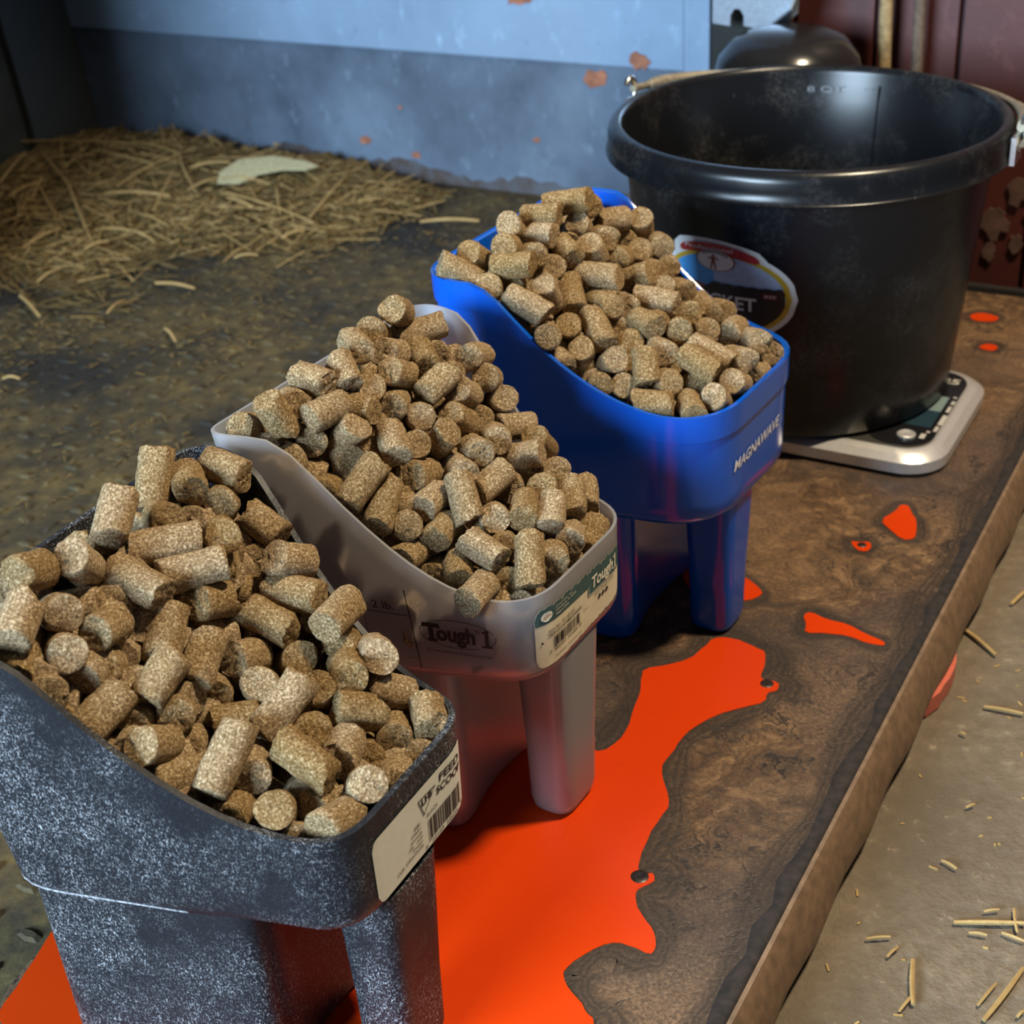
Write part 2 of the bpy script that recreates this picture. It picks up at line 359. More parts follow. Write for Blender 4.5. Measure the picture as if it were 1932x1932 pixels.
def grid_patch(mb, fmap, x0, x1, bot, top, n=24, m=4):
    """patch between two curves bot(t) and top(t), t 0..1"""
    vs = [fmap(x0+(x1-x0)*i/n, bot(i/n)+(top(i/n)-bot(i/n))*j/m) for i in range(n+1) for j in range(m+1)]
    mb.add(vs, [(i*(m+1)+j, (i+1)*(m+1)+j, (i+1)*(m+1)+j+1, i*(m+1)+j+1) for i in range(n) for j in range(m)])
def ellipse(cx, cy, a, b, n=28, rot=0, t0=0, t1=2*math.pi):
    c, s = math.cos(rot), math.sin(rot); out = []
    for k in range(n):
        t = t0+(t1-t0)*k/n; x, y = a*math.cos(t), b*math.sin(t); out.append((cx+x*c-y*s, cy+x*s+y*c))
    return out
def band(mb, outer, inner, fmap):
    n = len(outer); mb.add([fmap(*p) for p in outer]+[fmap(*p) for p in inner], [(i, (i+1) % n, (i+1) % n+n, i+n) for i in range(n)])
# ---------------------------------------------------------------- the setting
def abprism(poly, z0, z1):
    mb = MB(); mb.prism([AB(a, b)[:2] for a, b in poly], z0, z1); return mb
def abbox(a0, a1, b0, b1, z0, z1): return abprism([(a0, b0), (a0, b1), (a1, b1), (a1, b0)], z0, z1)
obj('floor', abbox(-1.6, 1.9, -2.6, 1.6, -.10, -.055), MAT['concrete'], kind='structure')
A_W = 1.74
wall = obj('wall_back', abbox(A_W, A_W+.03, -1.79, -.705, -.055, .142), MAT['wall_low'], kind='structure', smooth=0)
up_p = obj('lit_upper_band', abbox(A_W-.004, A_W+.03, -1.79, -.7405, .142, 1.7), MAT['wall_up'], wall, smooth=0)  # same wall, its lit band put into the colour
obj('corner_strip', abbox(A_W-.007, A_W+.03, -.7385, -.705, .142, 1.7), MAT['wall_up'], wall, smooth=0)
mb = MB(); rng = random.Random(77); lo_, hi_ = [], []
bs_ = np.linspace(-1.76, -.706, 90)
for q in bs_:
    lo_.append(AB(A_W-.0012, q, -.055)); hi_.append(AB(A_W-.0012, q, -.020+.006*math.sin(q*9+1)+.005*math.sin(q*31)+rng.uniform(-.004, .004)))
mb.rings([lo_, hi_, [p+AB(.0012, 0) for p in hi_]], closed=False)
obj('mud_band', mb, MAT['wall_foot'], wall, smooth=0)
rust = MB()
for (b, z, r) in ((-.865, .123, .020), (-.800, .150, .018), (-1.235, .010, .010), (-1.150, -.004, .009), (-.97, .222, .022), (-1.17, .062, .004), (-.955, .035, .006)):
    rng = random.Random(int(-b*1000)); n = 13
    face = A_W-.0005 if z < .142 else A_W-.0045
    P = [AB(face-.0012, b+r*(.6+.5*rng.random())*math.cos(2*math.pi*k/n), z+.7*r*(.6+.5*rng.random())*math.sin(2*math.pi*k/n)) for k in range(n)]
    Q = [p+AB(.0011, 0) for p in P]
    rust.rings([Q, P], True, True)
obj('rust_patch', rust, plain('rusty_paint_loss', (.34, .13, .07), .8, grain=.4, gscale=90), wall, smooth=0)
prof = [(.060, -1.745), (.055, -1.752), (.02, -1.757), (-.055, -1.760)]
mb = MB(); ln = [.4, .7, 1.0, 1.3, 1.5, 1.62, 1.70, A_W]
zs = [-.055, .0, .05, .10, .16, .24, .5, 1.0, 1.7]
def lw(z): return -1.762-.022*min(max(z, 0)/.2, 1)**1.3
mb.rings([[AB(a, lw(z), z) for z in zs]+[AB(a, -1.84, z) for z in zs[::-1]] for a in (.62, .95, 1.3, 1.60)], True, True)
lwall = obj('wall_left', mb, MAT['leftwall'], kind='structure')
mb = MB(); mb.rings([[AB(a, lw(z)+.012, z) for z in zs]+[AB(a, -1.80, z) for z in zs[::-1]] for a in (1.603, A_W-.002)], True, True)
obj('corner_post', mb, plain('dark_grey_strip', (.055, .06, .06), .55), lwall)
obj('unseen_shade_panel', abbox(.86, .90, -1.80, -1.37, -.040, 1.6), MAT['leftwall'], lwall, smooth=0)  # unseen panel added to keep daylight off the back wall's left corner
# dark red boarded wall behind the bucket, its boards one by one
A_R = 1.575
red = obj('wall_right', abbox(A_R+.012, A_R+.04, -.632, .9, -.055, 1.5), MAT['redwall'], kind='structure', smooth=0)
wb = .088; b = -.628
proto = None; k = 0
while b < .55:
    x0 = A_R+.002*(k % 2)
    obj('board', abbox(x0, A_R+.012, b, b+wb-.006, -.03, 1.48), MAT['redwall'], red, smooth=0); b += wb; k += 1
obj('gap_shade_strip', abbox(A_R-.008, A_R+.004, -.628, .55, -.053, -.022), plain('black_gap_shade', (.012, .010, .010), .8), red, smooth=0)  # black strip stands in for the dark gap and shade at the wall foot
pl = MB()
for (bb, z, r) in ((-.338, .072, .012), (-.312, .050, .015), (-.330, .108, .011), (-.292, .085, .012), (-.315, .018, .010), (-.268, .055, .016), (-.345, .035, .008), (-.288, .028, .009), (-.255, .100, .015)):
    rng = random.Random(int(-bb*999)); n = 14
    P = [AB(A_R-.0022, bb+r*(.55+.6*rng.random())*math.cos(2*math.pi*q/n), z+1.3*r*(.55+.6*rng.random())*math.sin(2*math.pi*q/n)) for q in range(n)]
    pl.rings([[p+AB(.002, 0) for p in P], P], True, True)
obj('peeled_patch', pl, MAT['peel'], red, smooth=0)
obj('return_post', abbox(1.592, 1.70, -.645, -.634, -.055, 1.5), MAT['darkmetal'], red, smooth=0)
# rubber mat with raised treads
mt = thing('rubber_mat', AB(1.0, -1.2, -.055), label='dirty black rubber stall mat with raised treads behind the feed scoops', category='floor mat')
obj('mat_sheet', abbox(-.2, A_W-.006, -1.748, -.36, -.055, -.040), MAT['rubber'], mt, smooth=0)
tr = MB(); rng = random.Random(5); sx = .031
for i in range(-5, 56):
    for j in range(46):
        a = i*sx+.25; bb = -1.74+j*sx
        if a > A_W-.02 or bb > -.42: continue
        if (i+j) % 2: La, Lb = .0105, .0042
        else: La, Lb = .0042, .0105
        a += rng.uniform(-.001, .001)
        base = [AB(a+La*x, bb+Lb*y, -.0402) for x, y in ((-1, 0), (-.6, -.8), (.6, -.8), (1, 0), (.6, .8), (-.6, .8))]
        top = [AB(a+La*x*.6, bb+Lb*y*.6, -.0375) for x, y in ((-1, 0), (-.6, -.8), (.6, -.8), (1, 0), (.6, .8), (-.6, .8))]
        tr.rings([base, top], False, True)
obj('tread', tr, MAT['rubber'], mt, smooth=0, kind='stuff')
# ---------------------------------------------------------------- wood and resin slab
rng = random.Random(11)
def jag(poly, amp, n, closed=True):
    out = []
    for i, p in enumerate(poly if closed else poly[:-1]):
        q = poly[(i+1) % len(poly)]; L = math.hypot(q[0]-p[0], q[1]-p[1]); m_ = max(1, int(L/n))
        for k in range(m_):
            t = k/m_; j = amp if 0 < k else amp*.3
            out.append((p[0]+(q[0]-p[0])*t+rng.uniform(-j, j), p[1]+(q[1]-p[1])*t+rng.uniform(-j, j)))
    return out
left = [(.20, -.560), (.30, -.535), (.335, -.533), (.37, -.543), (.40, -.551), (.45, -.540), (.55, -.545), (.70, -.56), (.85, -.545), (1.0, -.555), (1.2, -.54), (1.35, -.55), (1.50, -.54)]
slab = thing('wood_and_resin_slab', AB(.9, -.36, -.04), label='thick burl wood slab with orange resin pools under scoops and bucket', category='slab')
RE = -.1850
top_poly = jag(left, .003, .012, False)+[(1.50, RE-.012)]+[(1.5-.02*k, RE-.0055+rng.uniform(-.002, .002)) for k in range(1, 65)]+[(.20, RE-.012)]
obj('wood_top', abprism(top_poly, -.038, 0), MAT['wood'], slab, smooth=25)
bp = [(.20, RE), (1.50, RE)]
inner = [(1.5-.02*k, RE-.0045+rng.uniform(-.003, .003)) for k in range(0, 66)]
mb = MB(); strip = [(a, bb-.0035) for a, bb in inner]
mb.rings([[AB(1.5-.02*k, RE, z) for k in range(66)] if z is not None else None for z in (-.0400, -.006)]+[[AB(a, RE-.0012, -.0014) for a, bb in inner], [AB(a, RE-.004, .0004) for a, bb in inner], [AB(a, bb-.006, .0006) for a, bb in inner], [AB(a, bb-.012, -.004) for a, bb in inner]], closed=False)
obj('bark_edge', mb, MAT['bark'], slab, smooth=50)
mb = MB(); cs = []
for k in range(66):
    a = 1.5-.02*k; w1 = .0012*math.sin(k*1.3)
    cs.append([AB(a, RE-.004, -.0395), AB(a, RE+.0100+w1, -.0395), AB(a, RE+.0110+w1, -.030), AB(a, RE+.0045, -.0065), AB(a, RE+.0010, -.0012), AB(a, RE-.004, -.0012)])
mb.rings(cs, True, True)
obj('sawn_side', mb, MAT['side'], slab, smooth=50)
POOLS = {'big': [(0.8025,-0.3195),(0.8075,-0.3116),(0.8078,-0.2999),(0.8034,-0.2866),(0.8027,-0.2805),(0.7879,-0.2758),(0.7754,-0.2741),(0.7706,-0.2704),(0.774,-0.2643),(0.7706,-0.2589),(0.7632,-0.2584),(0.759,-0.2635),(0.7495,-0.2607),(0.7378,-0.2728),(0.7229,-0.2853),(0.7038,-0.2939),(0.688,-0.2963),(0.6769,-0.2952),(0.6647,-0.2971),(0.6529,-0.2926),(0.643,-0.2847),(0.6307,-0.2769),(0.6173,-0.2779),(0.6021,-0.2779),(0.5816,-0.2747),(0.5733,-0.2722),(0.571,-0.2672),(0.5746,-0.2616),(0.5663,-0.2595),(0.5602,-0.2656),(0.5537,-0.2649),(0.5436,-0.258),(0.5371,-0.2486),(0.5317,-0.2421),(0.5227,-0.2388),(0.5173,-0.2388),(0.5188,-0.2513),(0.5181,-0.2588),(0.5114,-0.2667),(0.4981,-0.2728),(0.4884,-0.2758),(0.4832,-0.2741),(0.4768,-0.2668),(0.4729,-0.2587),(0.4673,-0.2528),(0.4654,-0.2467),(0.4464,-0.2366),(0.4238,-0.2327),(0.3828,-0.2685),(0.3328,-0.3564),(0.31,-0.436),(0.3249,-0.5076),(0.3283,-0.5281),(0.3341,-0.5321),(0.3541,-0.5366),(0.3742,-0.5427),(0.3953,-0.549),(0.4479,-0.5363),(0.5476,-0.4774),(0.61,-0.415),(0.6403,-0.3895),(0.6483,-0.3822),(0.6559,-0.3632),(0.6569,-0.3486),(0.6583,-0.3354),(0.6718,-0.3314),(0.6868,-0.331),(0.7058,-0.336),(0.7289,-0.3408),(0.7396,-0.3457),(0.7503,-0.3486),(0.7609,-0.3355),(0.7725,-0.3248),(0.7914,-0.3209)],
'tri': [(0.8695,-0.3722),(0.8848,-0.3723),(0.8866,-0.3516),(0.8864,-0.3283),(0.8749,-0.3115),(0.869,-0.3073),(0.8559,-0.3145),(0.8467,-0.3354),(0.8507,-0.3558)],
'strip': [(0.8559,-0.2725),(0.8614,-0.2685),(0.8564,-0.2551),(0.8573,-0.24),(0.8512,-0.2267),(0.8466,-0.2103),(0.8421,-0.2097),(0.8404,-0.2196),(0.8437,-0.2356),(0.8408,-0.2499),(0.8344,-0.2642),(0.8444,-0.2658)],
'heart': [(1.0047,-0.2617),(1.023,-0.2545),(1.0352,-0.2538),(1.0352,-0.2474),(1.0239,-0.242),(1.0175,-0.2361),(0.9937,-0.2302),(0.9867,-0.2307),(0.9832,-0.2387),(0.9938,-0.2501)],
'ring': [(0.9665,-0.2734),(0.9657,-0.2673),(0.9707,-0.2597),(0.964,-0.2556),(0.9551,-0.257),(0.9549,-0.2651)],
'far1': [(1.4319,-0.2993),(1.4427,-0.2903),(1.4406,-0.2766),(1.4335,-0.2687),(1.4224,-0.2749),(1.4199,-0.2926)],
'far2': [(1.3581,-0.2723),(1.3704,-0.2651),(1.3653,-0.2539),(1.3538,-0.2562),(1.3538,-0.2662)]}
def chaikin(P, closed=True):
    out = []
    for i in range(len(P) if closed else len(P)-1):
        p, q = P[i], P[(i+1) % len(P)]; out += [(p[0]*.75+q[0]*.25, p[1]*.75+q[1]*.25), (p[0]*.25+q[0]*.75, p[1]*.25+q[1]*.75)]
    return out
def offset(P, d, sm=3):
    n = len(P); ar = sum(P[i][0]*P[(i+1) % n][1]-P[(i+1) % n][0]*P[i][1] for i in range(n)); sg = 1 if ar > 0 else -1
    N = []
    for i in range(n):
        dx = P[(i+sm) % n][0]-P[i-sm][0]; dy = P[(i+sm) % n][1]-P[i-sm][1]; L = math.hypot(dx, dy)+1e-9; N.append((sg*dy/L, -sg*dx/L))
    return [(p[0]+d*k[0]*(.85+.3*math.sin(i*.35)), p[1]+d*k[1]*(.85+.3*math.sin(i*.35))) for i, (p, k) in enumerate(zip(P, N))]
def edge_strip(name, lines, vals, zs, closed):
    mb = MB(); mb.rings([[AB(a, q, z) for a, q in l] for l, z in zip(lines, zs)], closed=closed)
    o = obj(name, mb, MAT['edge'], slab, smooth=60); at = o.data.attributes.new('edge', 'FLOAT', 'POINT')
    n = len(lines[0]); at.data.foreach_set('value', [vals[i//n] for i in range(n*len(lines))])
for key in POOLS: POOLS[key] = chaikin(POOLS[key])
bigp = [p for p in POOLS['big'] if p[0] > .40 and not (p[1] < -.36 and p[0] < .63)]
k0 = max(range(len(bigp)), key=lambda i: math.hypot(bigp[i][0]-bigp[i-1][0], bigp[i][1]-bigp[i-1][1]))
bigp = chaikin(bigp[k0:]+bigp[:k0], False)
edge_strip('growth_ring_edge', [offset(bigp, d)[4:-4] for d in (-.002, .004, .011, .020, .030)], (1, .85, .6, .3, 0), (.0002, .00025, .00023, .0002, .00012), False)
for key, P in POOLS.items():
    if key != 'big':
        P = chaikin(P); edge_strip('growth_ring_edge', [offset(P, d, 2) for d in (-.001, .003, .008, .014)], (1, .7, .4, 0), (.0002, .00025, .0002, .0001), True)
ra = [1.5-.02*k for k in range(66)]
edge_strip('growth_ring_edge', [[(a, RE-.0055-d+.3*d*math.sin(a*40)) for a in ra] for d in (0, .006, .014, .026)], (1, .9, .5, 0), (.0004, .00035, .00030, .00012), False)
for i, (key, P) in enumerate(POOLS.items()):
    P = jag(P, .0012 if key == 'big' else .0007, .006)
    mb = abprism(P, -.03, .0007)
    obj('resin_pool', mb, MAT['resin'], slab, smooth=25)
mb = MB(); mb.prism([AB(a, q)[:2] for a, q in jag([(.850, -.192), (.845, -.178), (.860, -.1725), (.880, -.1705), (.900, -.1715), (.918, -.177), (.922, -.190)], .0008, .008)], -.0535, -.0400)
obj('resin_drip', mb, plain('pink_orange_resin', (.55, .13, .085), .4), slab, smooth=30)
for (a, bb), r in zip(((.7683, -.2670), (.5680, -.2685), (.9633, -.2632)), (.0045, .0052, .0036)):
    mb = MB(); c = AB(a, bb); mb.lathe([(r, -.004), (r, .0008), (r*.85, .0011), (r*.5, .0015), (r*.25, .0013)], c, 18, True, True)
    obj('knot', mb, plain('dark_knot', (.020, .014, .012), .35, grain=.5, gscale=400), slab)
# ---------------------------------------------------------------- feed scoops
class Wall:
    def __init__(s, c):
        s.c = c; s.top = loop(c['W'], c['L'], c['Wb'], c['rf'], c['rb'], c['rbf'])
        s.bot = loop(c['W']*.96, c['L']-.004, c['Wb']*.93, c['rf']+.002, max(c['rb'], .038)); s.bot[:, 1] += .003
        r = basin_rings(c)[4][:, :2]; d = np.linalg.norm(np.diff(r, axis=0, append=r[:1]), axis=1)
        x = np.r_[0, np.cumsum(d)]; s.X = x-x[NC-1+NE+NC//2]
    def __call__(s, x, z, off=.0004):
        i = int(np.clip(np.searchsorted(s.X, x)-1, 0, len(s.top)-1)); j = (i+1) % len(s.top); a = (x-s.X[i])/(s.X[i+1]-s.X[i])
        t = (s.c['zb']-z)/(s.c['zb']-s.c['zl0'])
        p = s.top+(s.bot-s.top)*min(t, 1); q = p[i]*(1-a)+p[j]*a
        def tan(k): return p[(k+1) % len(p)]-p[k-1]
        T = tan(i)*(1-a)+tan(j)*a; T = T/np.linalg.norm(T)
        q = q+np.array([-T[1], T[0]])*off
        w_ = toworld(s.c, q[0], q[1], z); return Vector(w_)
def make_scoop(key, m, th, root):
    c = SCOOPS[key]; R = basin_rings(c); N = len(R[0])
    base = R[-1]; v = base[:, 1]; ctr = np.array([0, c['L']*.5])
    wgt = np.clip((v/c['L']-.55)/.3, 0, 1)[:, None]
    def inset(e):
        d = base[:, :2]-ctr; n = d/np.linalg.norm(d, axis=1)[:, None]; return base[:, :2]-n*e
    zl = c['zl']
    R.append(np.column_stack([inset(.0006+.0012*wgt), np.full(N, zl+.0035)]))
    R.append(np.column_stack([inset(.0012+.0040*wgt), np.full(N, zl+.0008)]))
    R.append(np.column_stack([inset(.0016+.0100*wgt), np.full(N, zl)]))
    Wb, W, L = c['Wb']*.93-.012, 0, c['L']; vc = c['vc']
    wf = 2*halfw(c, vc)*.95-.012
    def col(k, z, e=0):
        P = loop(wf*k-2*e, vc-.004-e, Wb*k-2*e, .018, .036); P[:, 1] += .006
        fr = np.clip((P[:, 1]-(vc-.03))/.03, 0, 1)
        P[:, 1] -= .012*fr*np.clip(1-(2*P[:, 0]/wf)**2, 0, 1)
        zz = np.full(N, z)
        return np.column_stack([P, zz])
    R.append(col(1, zl-.0004)); R.append(col(1, zl-.004))
    for k in range(1, 6): R.append(col(1-.035*k/6, zl*(1-k/6)))
    r = col(.965, .006); R.append(r); R.append(col(.962, .0022, .002)); 
    last = col(.958, .0002, .006); R.append(last)
    mb = MB(); mb.rings([[Vector(toworld(c, p[0], p[1], p[2])) for p in r_] for r_ in R], False, True)
    o = obj('bowl', mb, m, root); solid(o, th)
    if key == 'blue':
        mb = MB(); w_ = Wall(c); n = len(w_.X)-1; zr = soft_rimz(c, w_.top[:, 1])
        rr = []
        for dz, off in ((0.0, .0002), (.0006, .0014), (-.012, .0018), (-.0175, .0016), (-.0185, .0002)):
            rr.append([w_(w_.X[i]+1e-6, float(zr[i])+dz, off) for i in range(n)])
        mb.rings(rr); obj('rim_band', mb, m, root)
    if key == 'black':
        mb = MB(); mb.tube([Vector(toworld(c, p[0]*1.002, p[1], c['zl']+.0012)) for p in R[11][4:NC+NE+NC-2]], .0007, 6)
        obj('seam_line', mb, plain('worn_pale_plastic', (.30, .30, .32), .6, grain=.7, gscale=500), root)
    uc, hw, v0, v1 = c['leg']; rings = []
    for z, e in ((zl+.0005, -.003), (zl*.75, -.002), (zl*.4, -.0006), (.010, 0), (.0035, .0012), (.0006, .0045), (.0002, .009)):
        P = loop(2*hw-2*e, v1-v0-2*e, 2*hw-2*e, .011, .011); P[:, 0] += uc; P[:, 1] += v0+e
        rings.append([Vector(toworld(c, p[0], p[1], z)) for p in P])
    mb = MB(); mb.rings(rings, False, True); o = obj('handle', mb, m, root); solid(o, th*.8)
roots = {}
for key, m, th, lab in (('black', 'black_scoop', .0032, 'scuffed black plastic feed scoop standing on its handle, nearest the viewer'),
                        ('clear', 'clear', .0018, 'milky see-through plastic feed scoop with torn green label between black and blue scoops'),
                        ('blue', 'blue', .0026, 'shiny blue plastic feed scoop standing in front of the black bucket')):
    c = SCOOPS[key]; p = toworld(c, 0, c['L']*.5, 0.0)
    roots[key] = thing('feed_scoop', p, 0, label=lab, category='scoop', group='feed scoops filled with pellets')
    make_scoop(key, MAT[m], th, roots[key])
# ---- printing and labels on the scoops
# black scoop: white paper label
W_ = Wall(SCOOPS['black']); root = roots['black']
def fm(off): return lambda x, z: W_(x, z, off)
def rr_edges(x0, x1, r):
    def e(t):
        x = (x1-x0)*t; d = min(x, (x1-x0)-x)
        return r-math.sqrt(max(r*r-(r-min(d, r))**2, 0))
    return e
e = rr_edges(.0150, .0955, .005); mb = MB()
grid_patch(mb, fm(.0005), .0150, .0955, lambda t: .1292+e(t), lambda t: .1662-e(t), 48, 3)
lab = obj('paper_label', mb, MAT['label_white'], root, label='white paper label with bar code')
mb = MB(); f = fm(.0008)
put_text(mb, 'FEED', f, .0700, .1588, .0195, .0042, rot=-.09, bold=.02)
put_text(mb, 'SCOOP', f, .0668, .1533, .0240, .0042, rot=-.09, bold=.02)
put_text(mb, 'BLACK', f, .0578, .1472, .0095, .0019)
for i, (s, x) in enumerate((('SE:', .0465), ('tilizer,', .0435), ('emicals', .0428), ('dle   and', .0410), ('Design', .0440), ('ORATION', .0375))):
    put_text(mb, s, f, x, .1476-.0027*i, .0525-x, .0019 if s[0] != 't' else .0021)
put_text(mb, '0   22169  50034   4', f, .0545, .1303, .0360, .0019)
put_text(mb, 'COR', f, .0300, .1335, .006, .0019)
obj('printed_text', mb, MAT['ink'], lab, smooth=0)
mb = MB(); f = fm(.0008)
T = [(.0515, .1610), (.0668, .1598), (.0555, .1500)]
c_ = np.mean(T, 0); T2 = [tuple(c_+(np.array(p)-c_)*.86) for p in T]; band(mb, T, T2, f)
put_text(mb, 'LHI', f, .0545, .1560, .0085, .0040, bold=.03)
obj('triangle_emblem', mb, MAT['ink'], lab, smooth=0)
def barcode(x0, x1, z0, z1, f, seed, parent):
    rng = random.Random(seed); mb = MB(); x = x0
    while x < x1:
        w_ = rng.choice((.00035, .00035, .0007, .0011)); lo = z0-(.0010 if x < x0+.0015 or x > x1-.0015 else 0)
        put_poly(mb, [(x, lo), (min(x+w_, x1), lo), (min(x+w_, x1), z1), (x, z1)], f); x += w_+rng.choice((.00035, .0005, .0008))
    obj('bar_code', mb, MAT['ink'], parent, smooth=0)
barcode(.0580, .0885, .1332, .1450, fm(.0008), 4, lab)
# clear scoop: print on the side, torn label on the front
W_ = Wall(SCOOPS['clear']); root = roots['clear']
mb = MB(); f = fm(.0004)
def line(x0, z0, x1, z1, w_=.00045, n=10):
    for i in range(n):
        a, b_ = i/n, (i+1)/n; dx, dz = x1-x0, z1-z0; L = math.hypot(dx, dz); nx, nz = -dz/L*w_/2, dx/L*w_/2
        P = [(x0+dx*t+s*nx, z0+dz*t+s*nz) for t, s in ((a, -1), (b_, -1), (b_, 1), (a, 1))]
        put_poly(mb, P, f)
line(-.0962, .1612, -.0672, .1606); line(-.0668, .1774, -.0650, .126, .0006); line(-.0950, .1774, -.0962, .140, .0003)
line(-.0725, .1325, -.0655, .1325, .0003)
put_text(mb, '2 lb.', f, -.0885, .1633, .0135, .0052)
obj('measuring_marks', mb, MAT['ink'], root, smooth=0)
mb = MB()
for t0, t1 in ((.62*math.pi, 1.03*math.pi), (.1*math.pi, .62*math.pi), (1.03*math.pi, 1.72*math.pi), (1.8*math.pi, 2.05*math.pi)):
    A = ellipse(-.0398, .1522, .0222, .0092, 26, 0, t0, t1); B = ellipse(-.0398, .1522, .0218, .0088, 26, 0, t0, t1)
    for i in range(25): put_poly(mb, [A[i], A[i+1], B[i+1], B[i]], f)
put_text(mb, 'T', f, -.0598, .1462, .0098, .0118, bold=.045)
put_text(mb, 'ough', f, -.0520, .1438, .0225, .0135, bold=.04)
def one(f, x, z, w_, h):
    put_poly(mb, [(x+.36*w_, z), (x+.70*w_, z), (x+.70*w_, z+h), (x+.44*w_, z+h), (x+.36*w_, z+.93*h)], f)
    put_poly(mb, [(x+.06*w_, z+.78*h), (x+.36*w_, z+.80*h), (x+.36*w_, z+.93*h), (x+.06*w_, z+.86*h)], f)
    put_poly(mb, [(x+.05*w_, z), (x+w_, z), (x+w_, z+.10*h), (x+.05*w_, z+.10*h)], f)
one(f, -.0262, .1460, .0062, .0118)
for x, z, w_ in ((-.0575, .1462, .0060), (-.0600, .1552, .0018), (-.0512, .1552, .0018)):
    put_poly(mb, [(x, z-.0002), (x+w_, z-.0002), (x+w_, z+.0018), (x, z+.0018)], f)
put_text(mb, 'R', f, -.0286, .1553, .0009, .0013)
A = ellipse(-.02815, .15595, .0012, .0012, 16); B = ellipse(-.02815, .15595, .00095, .00095, 16); band(mb, A, B, f)
put_text(mb, 'JT International Distributors Inc.', f, -.0590, .1385, .0390, .0025)
obj('printed_logo', mb, MAT['ink'], root, smooth=0)
rng = random.Random(9); torn = [rng.uniform(-.0012, .0012) for _ in range(70)]
e = rr_edges(.0032, .0925, .006)
def top_l(t): return .1672-e(t)*(t < .5)-.004*t+torn[int(t*69)]*min(1, t*4)
mb = MB(); grid_patch(mb, fm(.0004), .0032, .0925, lambda t: .1285+e(t)+torn[int(t*60)]*.4*(t > .25)+.004*max(0, t-.3), top_l, 60, 4)
lab = obj('torn_label', mb, MAT['label_cream'], root, label='torn cream and teal paper label')
mb = MB(); grid_patch(mb, fm(.0006), .0034, .0925, lambda t: .1570-.0035*t, lambda t: top_l(t)-.0001, 60, 2)
grid_patch(mb, fm(.0007), .0530, .0920, lambda t: .1495-.0005*t, lambda t: .1565, 20, 2)
obj('teal_band', mb, MAT['green'], lab)
mb = MB(); f = fm(.0010)
put_text(mb, 'Tough', f, .0555, .1500, .0250, .0102, shear=.12, bold=.03); one(f, .0815, .1513, .0050, .0095)
for i, (s, w_) in enumerate((("JT Int'l Dist., Inc.", .0170), ('Indianapolis, IN 46203', .0205), ('Made in China', .0125))):
    put_text(mb, s, f, .0185, .1628-.0022*i, w_, .0016)
line(.0530, .1500, .0900, .1496, .0004); line(.0530, .1500, .0530, .156, .0004)
A = ellipse(.0112, .1615, .0042, .0030, 24); mb.add([f(*p) for p in A], [tuple(range(24))])
obj('cream_print', mb, MAT['cream'], lab, smooth=0)
mb = MB(); f = fm(.0013)
put_text(mb, 'JTI', f, .0086, .1605, .0050, .0018); obj('round_emblem_letters', mb, MAT['maroon'], lab, smooth=0)
mb = MB(); f = fm(.0008)
put_text(mb, 'Item No.: 72-100-0-0', f, .0118, .1500, .0255, .0021); put_text(mb, 'FEED SCOOP MEASURING', f, .0118, .1472, .0330, .0019, bold=.01)
put_text(mb, '6  88499  01028  8', f, .0120, .1365, .0320, .0018)
put_text(mb, 'www.Tough1.com', f, .0600, .1458, .0225, .0021); put_text(mb, 'WARNING: This product can', f, .0160, .1318, .0280, .0014)
for i in range(3):
    A = ellipse(.0655+.0042*i, .1432, .0015, .0015, 14); mb.add([f(*p) for p in A], [tuple(range(14))])
line(.0470, .1440, .0530, .1432, .0002)
A = ellipse(.0072, .1453, .0008, .0008, 12); mb.add([f(*p) for p in A], [tuple(range(12))])
obj('printed_text', mb, MAT['ink'], lab, smooth=0)
barcode(.0155, .0425, .1393, .1458, fm(.0008), 6, lab)
# blue scoop
W_ = Wall(SCOOPS['blue']); mb = MB(); f = fm(.0007)
put_text(mb, 'MAGNAWAVE', f, .0252, .1380, .0685, .0078, rot=.05, shear=.25, bold=.012)
obj('printed_name', mb, MAT['white'], roots['blue'], smooth=0)
